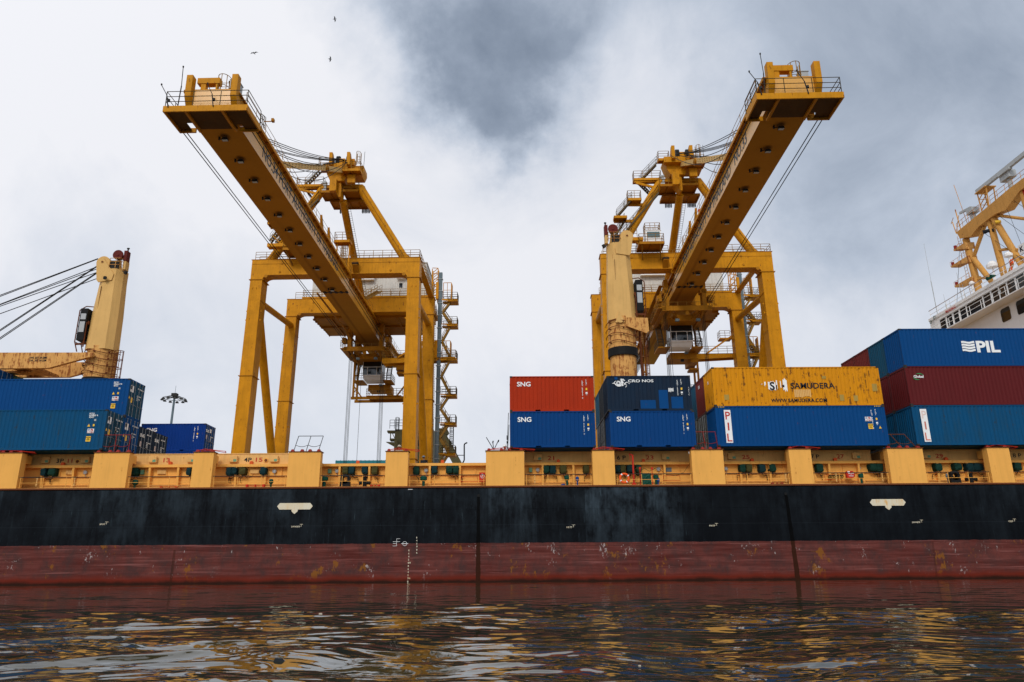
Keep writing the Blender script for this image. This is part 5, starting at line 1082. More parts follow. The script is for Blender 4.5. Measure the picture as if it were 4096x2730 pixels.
    # walkway arm at leg
    mb = N(); mb.prism([(3.4, 29.85), (14.1, 30.35), (14.1, 30.75), (3.4, 30.75), (3.2, 30.35)], 'y', 16.5, 16.62); mb.prism([(3.4, 29.85), (14.1, 30.35), (14.1, 30.75), (3.4, 30.75), (3.2, 30.35)], 'y', 18.0, 18.12); mb.box(3.3, 14.1, 16.5, 18.1, 30.65, 30.75)
    mb.bar((5.6, 16.4, 30.7), (9.6, 16.4, 33.4), .22); mb.box(7.8, 9.5, 16.4, 17.8, 32.9, 33.1); o = B(mb, 'leg_walkway', 'yellow'); mb = N(); mb.rail([(3.3, 18.0, 30.75), (3.3, 16.55, 30.75), (14.1, 16.55, 30.75), (14.1, 18.0, 30.75)]); mb.rail([(7.8, 17.8, 33.1), (7.8, 16.45, 33.1), (9.3, 16.45, 33.1)], step=.8); B(mb, 'handrail', 'rail', o)
    # stair tower, cable duct and lift at the back right leg
    mb = N(); mb.box(11.35, 11.9, 16.5, 17.0, 6, 44.2); dct = B(mb, 'cable_duct', 'grey'); mb = N(); [mb.box(11.25, 12.0, 16.44, 17.06, z, z+.07) for z in np.arange(8, 44, 1.95)]; B(mb, 'duct_band', 'lgrey', dct)
    zs = [39.85, 35.95, 30.6, 25.2, 21.0, 16.6, 12.2, 8.0]
    for i, z in enumerate(zs):
        big = i in (0, 2)
        mb = N(); mb.prism([(10.6 if i == 0 else 11.9, z-.1), (14.3, z-.35), (14.3, z), (11.9, z)], 'y', 16.5, 16.6); mb.prism([(11.9, z-.1), (14.3, z-.35), (14.3, z), (11.9, z)], 'y', 18.4, 18.5); mb.box(12.8, 14.3, 16.5, 18.5, z-.35, z); mb.box(11.9, 12.8, 17.4, 18.5, z-.12, z-.06)
        o = B(mb, 'stair_landing', 'yellow'); mb = N(); mb.rail([(12.0, 16.55, z), (14.25, 16.55, z), (14.25, 18.4, z), (12.0, 18.4, z)], step=.7); B(mb, 'handrail', 'dark_rail', o)
        if big:
            mb = N(); mb.path([(12.1, 16.7, z), (12.1, 16.7, z+2.7), (13.3, 16.7, z+2.7), (13.3, 16.7, z)], .05, 5); mb.tube((12.7, 16.7, z), (12.7, 16.7, z+2.7), .04, 5); mb.tube((12.1, 16.7, z+1.5), (13.3, 16.7, z+1.5), .04, 5); mb.box(13.3, 13.4, 16.7, 17.9, z, z+2.6); mb.box(11.0, 11.4, 16.3, 16.5, z, z+2.7); B(mb, 'lift_gate', 'yellow', o)
        if i+1 < len(zs):
            z2 = zs[i+1]; zm = (z+z2)/2
            mb = N(); mb.stair((13.3, 17.2, z-.1), (12.0, 17.2, zm), w=.7, r=.035); mb.stair((12.0, 17.9, zm), (13.3, 17.9, z2), w=.7, r=.035); mb.bar((12.0, 17.0, zm), (13.4, 17.0, z2), .14, .4); mb.bar((13.4, 16.9, z), (12.0, 16.9, zm), .1, .3); B(mb, 'stairway', 'rail')
    mb = N()
    for u, v in ((10.3, 17.0), (11.2, 17.0), (10.3, 18.0), (11.2, 18.0)): mb.bar((u, v, 39.5), (u, v, 45), .12)
    for z in np.arange(39.8, 45, .9): mb.bar((10.3, 17, z), (11.2, 17, z+.8), .08); mb.bar((11.2, 17, z+.8), (10.3, 17, z+.85), .08); mb.bar((10.3, 18, z), (11.2, 18, z+.8), .08)
    B(mb, 'lattice_mast', 'yellow')
    mb = N(); mb.ladder((10.95, 16.45, 6), (10.95, 16.45, 39), w=.4); B(mb, 'leg_ladder', 'dark_rail')
    mb = N(); torus_(mb, 2.1, .09, (8.6, .9, 6.2), 26); torus_(mb, 2.1, .09, (8.6, 1.4, 6.2), 26); [mb.bar((8.6, 1.15, 6.2), (8.6+2.1*math.cos(a), 1.15, 6.2+2.1*math.sin(a)), .07) for a in np.linspace(0, 6.28, 9)]; B(mb, 'cable_reel', 'yellow')
    # trolley with operator cab
    v = trolley_v; tr = N(); z = 32.95
    tr.box(-3.1, 3.25, v, v+.35, z-.45, z+.2); tr.box(-3.1, 3.25, v+8, v+8.35, z-.45, z+.2); tr.box(-3.1, -2.6, v, v+8.3, z-.4, z+.1); tr.box(2.75, 3.25, v, v+8.3, z-.4, z+.1); tr.box(-1.4, -1.0, v+.3, v+8, z-.5, z); tr.box(1.2, 1.6, v+.3, v+8, z-.5, z)
    for s, u in ((-1, -2.35), (1, 2.5)):
        for vv in (v+.3, v+6.5): tr.box(u-.28, u+.28, vv, vv+1.1, z, 36.9); tr.box(u-.5, u+.4, vv, vv+1.0, 35.0, 35.5)
        tr.box(u-.3+s*.9, u+.3+s*.9, v+.6, v+1.6, 34.0, 34.8)
    trl = B(tr, 'trolley', 'yellow_dirty')
    mb = N(); mb.prism([(v+.35, z-.5), (v+2.4, z-1.0), (v+6.5, z-.9), (v+6.5, z-.5), (v+2.4, z-.6), (v+.35, z-.1)], 'x', -2.2, -1.9); mb.prism([(v+.35, z-.5), (v+2.4, z-1.0), (v+6.5, z-.9), (v+6.5, z-.5), (v+2.4, z-.6), (v+.35, z-.1)], 'x', 2.1, 2.4)
    mb.box(-1.2, 1.7, v+2.2, v+2.5, z-1.1, z-.3); mb.box(-1.9, 2.1, v+2.6, v+7.5, z-.75, z-.55); mb.bar((-1.8, v+.5, z-.4), (-.6, v+2.3, z-1.0), .12); mb.bar((2, v+.5, z-.4), (.9, v+2.3, z-1.0), .12); mb.box(-.1, .35, v+.1, v+.4, z-1.0, z-.4); B(mb, 'cab_hanger', 'yellow_dirty', trl)
    mb = N(); mb.rail([(-3.5, v+7, 33.0), (-3.5, v-.2, 33.0), (-2.7, v-.2, 33.0)], step=1.2); mb.rail([(-2.2, v-.1, 33.15), (2.3, v-.1, 33.15)], h=.45, step=1.2, levels=(1.0,)); mb.rail([(3.6, v+7, 33.0), (3.6, v-.2, 33.0), (2.9, v-.2, 33.0)], step=1.2); B(mb, 'handrail', 'rail', trl)
    mb = N(); mb.box(-3.6, -3.1, v, v+7, z-.1, z); mb.box(3.25, 3.7, v, v+7, z-.1, z); mb.bar((-3.6, v+7, 34.6), (-2.9, v+1, 36.3), .5, .12); B(mb, 'side_walkway', 'yellow_dirty', trl)
    cv = v+5.3; cu0, cu1 = -1.15, 1.75
    mb = N(); mb.box(cu0, cu1, cv+.4, cv+3.2, 30.0, 32.45); mb.taper((cu0+.1, cu1-.1, cv+.7, cv+3.0, 29.35), (cu0, cu1, cv+.25, cv+3.2, 29.95)); mb.box(cu0-.02, cu1+.02, cv-.02, cv+3.2, 32.35, 32.5); mb.box(cu0-.02, cu1+.02, cv-.02, cv+3.2, 29.92, 30.05); B(mb, 'operator_cab', 'white', trl)
    mb = N(); mb.box(cu0+.03, cu1-.03, cv+.04, cv+.36, 30.08, 32.33); mb.box(cu0-.012, cu0+.02, cv+.6, cv+2.6, 30.8, 32.1); mb.box(cu1-.02, cu1+.012, cv+.6, cv+2.6, 30.8, 32.1); B(mb, 'cab_window', 'glass', trl)
    mb = N()
    for u in (cu0, cu0+.72, cu1-.72, cu1): mb.box(u-.03, u+.03, cv-.05, cv+.03, 30.0, 31.35 if cu0 < u < cu1 else 32.4)
    mb.box(cu0, cu1, cv-.05, cv+.03, 31.3, 31.37); mb.box(cu0, cu1, cv-.05, cv+.03, 30.0, 30.07); [mb.box(cu0+.1, cu1-.1, cv+.02, cv+.06, z_, z_+.04) for z_ in (29.5, 29.7)]; B(mb, 'cab_guard', 'white', trl)
    mb = N(); mb.box(cu0-1.7, cu0-.05, cv+.8, cv+4, 29.3, 29.45); mb.box(cu1+.05, cu1+1.5, cv+.8, cv+4, 29.3, 29.45); mb.box(cu0+.3, cu1+1.0, cv+2.9, cv+6, 28.3, 29.2); mb.box(cu1+.2, cu1+1.2, cv+3, cv+5, 27.8, 28.4); B(mb, 'cab_platform', 'yellow_dirty', trl)
    mb = N(); mb.rail([(cu0-1.65, cv+4, 29.45), (cu0-1.65, cv+.85, 29.45), (cu0-.1, cv+.85, 29.45)], step=.8); mb.rail([(cu1+.1, cv+.85, 29.45), (cu1+1.45, cv+.85, 29.45), (cu1+1.45, cv+4, 29.45)], step=.8); B(mb, 'handrail', 'dark_rail', trl)
    mb = N(); mb.stair((cu0-1.25, cv+.9, 29.45), (cu0-1.25, cv+2.6, 32.9), side=(1, 0, 0), tread=.24); mb.stair((cu1+1.0, cv+.9, 29.45), (cu1+1.0, cv+2.6, 32.9), side=(1, 0, 0), tread=.24); B(mb, 'stairway', 'dark_rail', trl)
    mb = N(); mb.box(-1.3, -.8, v+.9, v+1.3, 31.4, 31.7); mb.box(1.4, 1.9, v+.9, v+1.3, 31.4, 31.7); mb.box(1.0, 1.5, cv+2.2, cv+2.7, 28.9, 29.1); B(mb, 'floodlight', 'grey', trl)
    # hoist ropes down to the spreader
    mb = N()
    for u, vv in ((-2.6, v+2), (-2.45, v+2), (-2.3, v+2.2), (-2.15, v+2.2), (2.35, v+2), (2.5, v+2), (2.65, v+2.2), (2.8, v+2.2)): mb.tube((u, vv, 33), (u+.05, vv, 10.6), .034, 5)
    B(mb, 'hoist_rope', 'grease', trl)
    mb = N(); mb.tube((-1.3, v+5, 33), (-1.3, v+5, 10.6), .03, 5); mb.box(.6, 1.0, cv+3, cv+3.4, 28.0, 28.5); B(mb, 'power_cable', 'black', trl)
    mb = N(); mb.box(-3, 3, v+1.3, v+1.9, 10.0, 10.5); mb.box(-3, 3, v+2.4, v+3.0, 10.0, 10.5); mb.box(-.5, .5, v+1.0, v+3.3, 9.9, 10.6); mb.box(-3.05, -2.7, v+.9, v+3.3, 9.8, 10.4); mb.box(2.7, 3.05, v+.9, v+3.3, 9.8, 10.4); B(mb, 'spreader', 'yellow_dirty', trl)
    # festoon cable loops under the girder behind
    mb = N()
    for k in range(16):
        v_ = 19+k*1.05; mb.path([(-2.1, v_+.5*s, 34.7-2.6*math.sin(math.pi*s)) for s in np.linspace(0, 1, 7)], .035, 4)
    B(mb, 'festoon_cable', 'black')
    mb = N(); mb.box(-2.2, -2.0, 0, 38, 34.7, 34.85); B(mb, 'festoon_rail', 'yellow_dirty')
    return t
def torus_(mb, Rr, r, c, n=24):
    for i in range(n):
        a, b = 2*math.pi*i/n, 2*math.pi*(i+1)/n
        mb.tube((c[0]+Rr*math.cos(a), c[1], c[2]+Rr*math.sin(a)), (c[0]+Rr*math.cos(b), c[1], c[2]+Rr*math.sin(b)), r, 5)
crane('left yellow gantry crane marked NO.34 whose boom tip points up to the left', -22.0, 37.4, '34', 18.5)
crane('right yellow gantry crane marked NO.33 behind the cream deck crane', 23.25, 35.9, '33', 2.2)
# ------------------------------------------------------------------ the ship's own deck cranes (parts of the ship)
def deck_crane(x, y, ztop, zslew, facing, zcol=21.6):
    """round rusty post, flat faced cream column widening to the top, cab on the side, sheaves on top"""
    mb = MB(); mb.tube((x, y, 8.0), (x, y, zslew-.6), 1.18, 28); post = mb.build('crane_post', 'cream_rust', ship); smooth_by_angle(post)
    post['label'] = 'rusty buff crane post'
    mb = MB(); mb.tube((x, y, zslew-.75), (x, y, zslew), 1.36, 28); mb.build('slewing_ring', 'black', post)
    mb = MB(); mb.tube((x, y, zslew), (x, y, zslew+2.9), 1.27, 28); o = mb.build('turret', 'cream_rust', post); smooth_by_angle(o)
    mb = MB()   # octagon-ish flat faced column
    def octo(w, d, z, c=.5): return [(x-w+c, y-d, z), (x+w-c, y-d, z), (x+w, y-d+c, z), (x+w, y+.3, z), (x-w, y+.3, z), (x-w, y-d+c, z)]
    lv = [(zslew+2.6, 1.27, 1.25), (zslew+6, 1.20, 1.15), (ztop-2.6, 1.05, 1.0), (ztop-1.4, 1.05, .98)]
    vs = []; 
    for z, w, d in lv: vs += octo(w, d, z)
    fs = [(k*6+i, k*6+(i+1) % 6, (k+1)*6+(i+1) % 6, (k+1)*6+i) for k in range(len(lv)-1) for i in range(6)]+[tuple(range(5, -1, -1)), tuple(range(len(vs)-6, len(vs)))]
    mb.add(vs, fs); col = mb.build('crane_column', 'cream', ship); col['label'] = 'cream flat faced crane column'
    f = facing
    mb = MB(); mb.box(x-.52, x-.50, y-1.13, y-1.05, zslew+6.2, ztop-3.2); mb.build('weld_seam', 'rust', col)
    # head: cheek plate with big sheave on the jib side, winch drum on the other
    mb = MB(); cx = x+f*.78; cz = ztop-.8
    poly = [(cx-f*1.2, ztop-2.0), (cx-f*.75, ztop-1.35), (cx-.0, cz+.45), (cx+f*.40, cz+.35), (cx+f*.55, cz-.1), (cx+f*.28, ztop-2.6), (cx+f*.1, ztop-2.8), (cx-f*1.1, ztop-2.6)]
    mb.prism(poly, 'y', y-1.10, y-1.0); mb.prism(poly, 'y', y-.5, y-.4); mb.build('sheave_cheek', 'cream', col)
    mb = MB(); mb.tube((cx, y-.98, cz), (cx, y-.52, cz), .62, 26); mb.tube((cx, y-1.13, cz), (cx, y-.95, cz), .13, 12); o = mb.build('sheave', 'cream', col); smooth_by_angle(o)
    mb = MB(); mb.tube((cx, y-1.14, cz), (cx, y-1.105, cz), .10, 12); mb.build('sheave_pin', 'rust', col)
    mb = MB(); wx = x-f*.50; wz = ztop-.05; mb.tube((wx, y-1.05, wz), (wx, y-.93, wz), .47, 26); mb.tube((wx, y-.93, wz), (wx, y-.4, wz), .3, 20); mb.tube((wx, y-1.10, wz), (wx, y-1.03, wz), .13, 12); xx_ = sorted((wx-f*.78, wx-f*.48)); mb.box(xx_[0], xx_[1], y-.9, y-.3, ztop-.6, ztop+.42); o = mb.build('winch_drum', 'drumred', col); smooth_by_angle(o)
    mb = MB(); mb.box(xx_[0]+.02, xx_[1]-.02, y-.85, y-.2, ztop-1.45, ztop-.6); mb.bar((wx, y-.9, wz), (wx-f*.2, y-.6, ztop-1.4), .14, .3); mb.build('winch_mount', 'cream', col)
    mb = MB(); mb.box(min(wx-.15*f, wx+f*.6), max(wx-.15*f, wx+f*.6), y-.95, y-.5, ztop-1.38, ztop-.6); mb.build('winch_motor', 'darksteel', col)
    mb = MB(); mb.rail([(wx-f*.62, y-.3, ztop-1.38), (wx-f*.5, y-1.1, ztop-1.38), (wx+f*.6, y-1.1, ztop-1.38)], h=.95, step=.7, r=.03); mb.build('handrail', 'cream_rust', col)
    mb = MB(); mb.tube((wx-f*.65, y-.6, ztop+.42), (wx-f*.65, y-.6, ztop+.75), .06, 6); mb.tube((wx-f*.75, y-.6, ztop+.75), (wx-f*.55, y-.6, ztop+.75), .08, 6); mb.build('masthead_lamp', 'darksteel', col)
    mb = MB(); mb.tube((x-f*1.05, y-.8, ztop-1.6), (x-f*1.4, y-.8, ztop-1.75), .05, 5); mb.tube((x-f*1.35, y-.9, ztop-1.95), (x-f*1.5, y-.95, ztop-1.65), .16, 8); mb.build('floodlight', 'darksteel', col)
    # cab on the jib side
    mb = MB(); e = x+f*1.16; z0, z1 = zslew+2.9, zslew+6.4
    a, b = sorted((e+f*.14, e+f*.78))
    mb.taper((a, b, y-1.2, y+.2, z0+.5), (a, b, y-1.2, y+.2, z1)); cab = mb.build('crane_cab', 'black', ship); cab['label'] = 'small black crane cab'
    mb = MB(); aa, bb = a+.09, b-.09
    for zc, hh in ((z0+.95, .0), ): pass
    mb.box(aa, bb, y-1.225, y-1.19, z0+2.45, z0+3.0); mb.box(aa, bb, y-1.225, y-1.19, z0+1.25, z0+2.25); xx = b if f > 0 else a
    mb.box(xx-.02, xx+.02, y-1.05, y+.05, z0+1.2, z0+3.0); mb.build('window', 'lampglass', cab)
    mb = MB(); g = e+f*.98
    mb.path([(e, y-.6, z1+.35), (e+f*.5, y-.9, z1+.3), (g, y-1.0, z1-.1), (g, y-1.0, z0+.4), (e+f*.7, y-.9, z0-.5)], .05, 5); mb.path([(g, y+.1, z1-.1), (g, y+.1, z0+.4), (e+f*.7, y+.1, z0-.5)], .05, 5)
    for z in (z0+.1, z0+1.6, z0+.9, z0+2.6): mb.tube((g, y-1.0, z+.3), (g, y+.1, z+.3), .035, 5)
    mb.bar((e, y-.9, z0+.25), (e+f*.9, y-.9, z0+.2), .12, .16); mb.bar((e, y-.9, z0+2.2), (e+f*.15, y-.9, z0+2.2), .2, .3); mb.tube((e+f*.12, y-1.1, z0-.1), (e+f*.12, y-1.1, z0+2.2), .06, 6); mb.build('cab_cage', 'rust', cab)
    # ladder hoops round the turret and side ladder
    mb = MB()
    for k, z in enumerate((zslew+.45, zslew+1.15, zslew+1.75, zslew+2.35)):
        mb.path([(x+1.45*math.cos(t), y+1.45*math.sin(t), z+.10*math.sin(t*2)+.06*math.cos(3*t)) for t in np.linspace(-.3-math.pi/2*2, .3, 15)], .035, 5)
        for t in (-2.6, -1.6, -.7): mb.bar((x+1.25*math.cos(t), y+1.25*math.sin(t), z), (x+1.48*math.cos(t), y+1.48*math.sin(t), z), .1)
    mb.ladder((x+1.5, y-.6, 8.5), (x+1.5, y-.6, zslew+2.5), w=.5, side=(0, 1, 0), cage=True, out=(1, 0, 0), r=.03); mb.build('hoop_ladder', 'rust', post)
    return col
# right crane, jib turned away over the quay side; its foot bracket shows at the right
col = deck_crane(10.72, 13.0, 31.6, 19.9, 1)
mb = MB(); z = 22.3; mb.prism([(10.9, z+.25), (10.9, z-.55), (12.7, z-1.25), (12.95, z-1.05), (12.9, z+.2)], 'y', 11.55, 11.7); mb.prism([(10.9, z+.25), (10.9, z-.55), (12.7, z-1.25), (12.95, z-1.05), (12.9, z+.2)], 'y', 14.4, 14.55); mb.box(11, 12.85, 11.7, 14.4, z+.1, z+.2); o = mb.build('jib_foot', 'cream_rust', ship)
mb = MB(); mb.prism([(9.95, z-.2), (10.35, z+.9), (10.8, z-.2)], 'y', 11.6, 11.72); mb.tube((10.4, 11.65, z+.05), (10.4, 11.56, z+.05), .3, 16); mb.build('jib_pin_plate', 'cream', o)
mb = MB(); mb.bar((13.0, 12, z-.6), (15.5, 40, z+4.5), .5, .9); mb.bar((13.0, 14, z-.6), (15.3, 40, z+4.5), .5, .9); 
# left crane: jib lowered towards the bow
LX, LY = -36.55, 13.0
col = deck_crane(LX, LY, 29.1, 17.3, -1)
mb = MB()
for yy in (11.2, 14.4):
    p = [(LX+.1, 19.35), (LX+.1, 19.0), (LX-.5, 18.85), (LX-3.6, 17.95), (LX-14, 17.9), (LX-26, 18.0), (LX-26, 19.4), (LX-14, 19.4)]
    mb.prism(p, 'y', yy, yy+.35)
mb.box(LX-7.5, LX-6.0, 11.5, 14.4, 18.2, 18.6); mb.prism([(LX-4.5, 11.5), (LX-6, 12.6), (LX-11, 12.9), (LX-11, 13.4), (LX-6, 13.6), (LX-4.5, 14.5)], 'z', 17.93, 18.1); mb.box(LX-25.9, LX-25, 11.3, 14.7, 18.1, 19.3)
jib = mb.build('crane_jib', 'cream_rust', ship); jib['label'] = 'buff crane jib lowered to the horizontal'
pj = at(118, 1436, 11.2); w_ = text_mb('SWL 60T 24-28M\nSWL 36T 24-32M', .26, (pj.x, 11.19, pj.z), bold=.02, width=1.5, line=.95); mb = MB(); mb.add(*w_); mb.build('lettering', 'letblack', jib)
mb = MB()
for (a, b_) in (((392, 1035), (0, 1182)), ((392, 1037), (0, 1187)), ((392, 1066), (0, 1218)), ((392, 1075), (0, 1220)), ((392, 1089), (0, 1226)), ((392, 1062), (0, 1320)), ((392, 1065), (0, 1325)), ((388, 1115), (0, 1256)), ((388, 1090), (0, 1352)), ((388, 1094), (0, 1358))):
    p = at(a[0], a[1], 12.2); q_ = at(b_[0], b_[1], 12.6); mb.tube(p, p+(q_-p)*1.9, .038, 5)
mb.build('luffing_rope', 'grease', ship)
mb = MB(); mb.tube((LX-.15, 11.67, 26.6), (LX-.15, 11.6, 26.6), .17, 16); [mb.box(LX-.3, LX, 11.58, 11.62, 26.48+.06*k, 26.5+.06*k) for k in range(5)]; mb.build('vent_grille', 'darksteel', ship)

# ------------------------------------------------------------------ wheelhouse and radar mast at the stern
BX = 48.4
def prismx(poly, x0, x1): mb = MB(); return mb.prism(poly, 'x', x0, x1)
bh = prismx([(-.4, 8.0), (-.4, 27.7), (27.9, 27.7), (28.0, 26.9), (27.6, 26.0), (25.0, 25.0), (25.0, 8.0)], BX, BX+11); bh = bh.build('wheelhouse', 'white', ship); bh['label'] = 'white wheelhouse block with a row of dark windows'
mb = MB(); mb.box(BX-1.4, BX, 0, 27.9, 24.95, 25.05); mb.box(BX-.12, BX, -.4, 28.0, 27.45, 27.75); mb.box(BX-.15, BX, 2, 26, 27.02, 27.08); mb.build('bridge_deck_edge', 'white', bh)
mb = MB()
def win(y0, y1, z0, z1, r=.10, x=BX):
    p = []
    for cy, cz, a0 in ((y1-r, z1-r, 0), (y0+r, z1-r, 90), (y0+r, z0+r, 180), (y1-r, z0+r, 270)):
        for a in (0, 30, 60, 90): p.append((cy+r*math.cos(R(a0+a)), cz+r*math.sin(R(a0+a))))
    m_ = MB(); m_.prism(p, 'x', x-.03, x+.02); o = m_.build('window', 'glass', bh); f_ = MB(); q = [(a+(b_-a)*1.0, c) for a, b_, c in ()]
    k = len(p); f_.v = [(x-.05, yy, zz) for yy, zz in p]+[(x-.05, (yy-(y0+y1)/2)*(1+.12/(y1-y0))+(y0+y1)/2, (zz-(z0+z1)/2)*(1+.12/(z1-z0))+(z0+z1)/2) for yy, zz in p]+[(x+.01, (yy-(y0+y1)/2)*(1+.12/(y1-y0))+(y0+y1)/2, (zz-(z0+z1)/2)*(1+.12/(z1-z0))+(z0+z1)/2) for yy, zz in p]
    f_.f = [(i, (i+1) % k, k+(i+1) % k, k+i) for i in range(k)]+[(k+i, k+(i+1) % k, 2*k+(i+1) % k, 2*k+i) for i in range(k)]; f_.build('window_frame', 'white', o)
yy = 25.95
for y0, y1 in ((24.95, 26.0), (23.7, 24.65), (22.45, 23.4), (21.2, 22.2), (18.35, 21.0), (17.05, 18.15), (15.8, 16.85), (14.6, 15.65), (13.35, 14.4), (12.0, 13.1), (10.7, 11.8), (8.5, 10.4), (7.2, 8.2), (6, 7)): win(y0, y1, 25.72, 26.95)
for y0, y1 in ((14.75, 16.15), (12.3, 13.85), (9.5, 11.3)): win(y0, y1, 23.35, 24.7, .25)
mb = MB(); mb.rail([(BX-1.4, 27.8, 25.05), (BX-1.4, 0, 25.05)], h=.9, step=1.9, r=.03, levels=(1.0, .5)); mb.rail([(BX+.1, 27.8, 27.75), (BX+.1, 0, 27.75)], h=.95, step=1.6, r=.03, levels=(1.0, .5)); mb.build('bridge_railing', 'white', bh)
mb = MB(); mb.tube((BX+.1, 28, 28.72), (BX+.1, 0, 28.72), .035, 5); mb.build('top_rail', 'rust', bh)
text('IMO9238612', .42, (BX-.125, 24.6, 27.28), 'letred', bh, ux=(0, -1, 0), width=1.9, bold=.01)
for yy_ in (24.2, 23.9, 14.9, 15.6): 
    pass
for y_, z_ in ((27.4, 27.2), (26.6, 27.5), (24.2, 26.3), (15.4, 26.3)): mb = MB(); torus(mb, .18, .035, 0, 6.2832, 12, 5); mb.v = [(BX-.25+b, y_+a, z_+c) for a, b, c in mb.v]; mb.build('deck_hand_light', 'greenpaint' if z_ > 27 else 'lgrey', bh)
mb = MB(); 
for y_, h_ in ((27.9, 9.5), (26.0, 2.4), (25.2, 1.6), (23.0, 3.8), (22.4, 2.2), (12.6, 1.8)): mb.tube((BX+1, y_, 27.7), (BX+1, y_+.1, 27.7+h_*.5), .045, 5); mb.tube((BX+1, y_+.1, 27.7+h_*.5), (BX+1, y_+.15, 27.7+h_), .02, 4)
mb.build('whip_aerial', 'lgrey', bh)
for y_, z_, r_ in ((22.5, 29.9, .28), (16.2, 30.4, .40), (18.8, 30.3, .55), (25.1, 28.4, .3)):
    mb = MB(); mb.tube((BX+2, y_, 27.7), (BX+2, y_, z_), .08, 6); mb.tube((BX+2, y_, z_), (BX+2, y_, z_+r_*.6), r_, 14); mb.tube((BX+2, y_, z_+r_*.6), (BX+2, y_, z_+r_*1.2), r_, 14, r_*.4); o = mb.build('radome', 'white', bh); smooth_by_angle(o)
for y_ in (16.4, 15.8): mb = MB(); mb.tube((BX-.5, y_, 28.1), (BX, y_, 28.2), .2, 12, .07); mb.build('loud_hailer', 'greenpaint', bh)
mb = MB(); mb.tube((BX+.4, 14.0, 27.7), (BX+.4, 14.0, 29.0), .07, 6); mb.tube((BX+.4, 13.7, 28.6), (BX+.4, 13.7, 29.0), .15, 8); mb.build('signal_lamp', 'orangefit', bh)
# name board
mb = MB(); mb.box(BX-.1, BX-.02, 8.6, 11.9, 28.75, 29.6); nb = mb.build('name_board', 'white', bh); text('K', .7, (BX-.108, 11.7, 28.9), 'letblack', nb, ux=(0, -1, 0), bold=.03)
# mast
MX = 51.0
mb = MB()
mb.prism([(23.6, 36.6), (23.2, 35.6), (22.4, 35.3), (21.2, 35.1), (19.6, 35.5), (18, 35.55), (16.5, 35.6), (15.6, 35.2), (14.6, 35.7), (14.2, 36.9), (9.8, 36.9), (9.5, 36.0), (9.0, 35.2), (7.6, 35.5), (5, 35.5), (2.4, 35.1), (.8, 35.3), (0, 36.0), (0, 36.6), (1, 36.7), (14, 37.0)][:11]+[(10.0, 35.7), (13.0, 35.6), (14.2, 35.7)][:0], 'x', MX-.45, MX+.45) if False else mb.prism([(23.6, 36.55), (23.2, 35.6), (21.4, 35.0), (19.8, 35.45), (17.0, 35.5), (15.4, 35.15), (14.2, 35.6), (13.0, 36.0), (4, 36.0), (4, 36.95), (14.5, 36.95), (18.5, 36.75)], 'x', MX-.45, MX+.45)
rm = mb.build('radar_mast', 'mastbuff', ship); rm['label'] = 'buff goalpost radar mast on the wheelhouse top'
mb = MB(); cyl_ = lambda p, q, r: mb.tube(p, q, r, 14)
cyl_((MX, 22.9, 35.4), (MX, 22.4, 27.7), .36); cyl_((MX, 18.6, 35.6), (MX, 18.1, 27.7), .32); cyl_((MX, 18.0, 35.6), (MX, 14.9, 27.7), .32); cyl_((MX, 22.5, 33.1), (MX, 19.3, 27.7), .28); cyl_((MX, 19.6, 35.3), (MX, 22.3, 32.9), .2); cyl_((MX, 17.5, 35.6), (MX, 13.2, 33.0), .16)
cyl_((MX, 18.3, 32.0), (MX, 16.0, 31.2), .15); cyl_((MX, 16.6, 30.9), (MX, 14.6, 29.4), .15); cyl_((MX, 15.6, 31.0), (MX, 17.6, 28.9), .15); cyl_((MX, 22.5, 30.4), (MX, 20.7, 30.0), .15); cyl_((MX, 13.2, 36), (MX, 12.6, 27.7), .34)
o = mb.build('mast_leg', 'mastbuff', rm); smooth_by_angle(o)
for z_, l_ in ((33.3, 3.0), (30.9, 3.0), (34.9, 2.0)):
    mb = MB(); mb.prism([(22.4, z_-.1), (22.4, z_-.9), (22.9+l_*.4, z_-.35), (22.6+l_, z_-.2), (22.6+l_, z_)], 'x', MX-.5, MX+.5)
    if l_ > 2.5: mb.rail([(MX-.4, 22.8+l_, z_), (MX-.4, 22.9, z_)], h=.5, step=.8, r=.02, levels=(1.0,))
    o = mb.build('lamp_arm', 'cream_rust', rm); mb = MB(); mb.tube((MX-.3, 22.5+l_, z_), (MX-.3, 22.5+l_, z_+.4), .17, 10); mb.build('navigation_lamp', 'redpaint', o)
mb = MB(); mb.ladder((MX-.1, 23.5, 28), (MX-.1, 23.9, 36.3), w=.45, side=(0, 1, 0), cage=False); torus_(mb, .4, .03, (MX, 24, 35.0), 10); mb.build('mast_ladder', 'cream_rust', rm)
mb = MB(); mb.rail([(MX-.4, 23.4, 36.6), (MX-.4, 19.2, 36.8)], h=.9, step=1.2, r=.03, levels=(1.0, .5)); mb.rail([(MX-.4, 17.4, 36.8), (MX-.4, 4, 36.95)], h=.9, step=1.2, r=.03, levels=(1.0, .5)); mb.build('mast_railing', 'cream_rust', rm)
mb = MB()
for y_, x_ in ((18.9, -.4), (17.7, -.4), (18.9, .4), (17.7, .4)): mb.bar((MX+x_, y_, 36.7), (MX+x_, y_+(.15 if y_ > 18 else -.15), 38.9), .09)
for k in range(3): z_ = 36.9+k*.65; mb.bar((MX-.4, 18.9, z_), (MX-.4, 17.7, z_+.6), .07); mb.bar((MX-.4, 17.7, z_), (MX-.4, 18.9, z_+.6), .07)
mb.box(MX-.6, MX+.6, 17.4, 19.2, 38.9, 39.0); o = mb.build('radar_tower', 'mastbuff', rm)
mb = MB(); mb.bar((MX-.3, 19.2, 39.2), (MX-.3, 10.6, 39.2), .32, .42); mb.box(MX-.6, MX-.2, 13.6, 15.3, 38.8, 39.0); mb.build('radar_scanner', 'lgrey', rm)
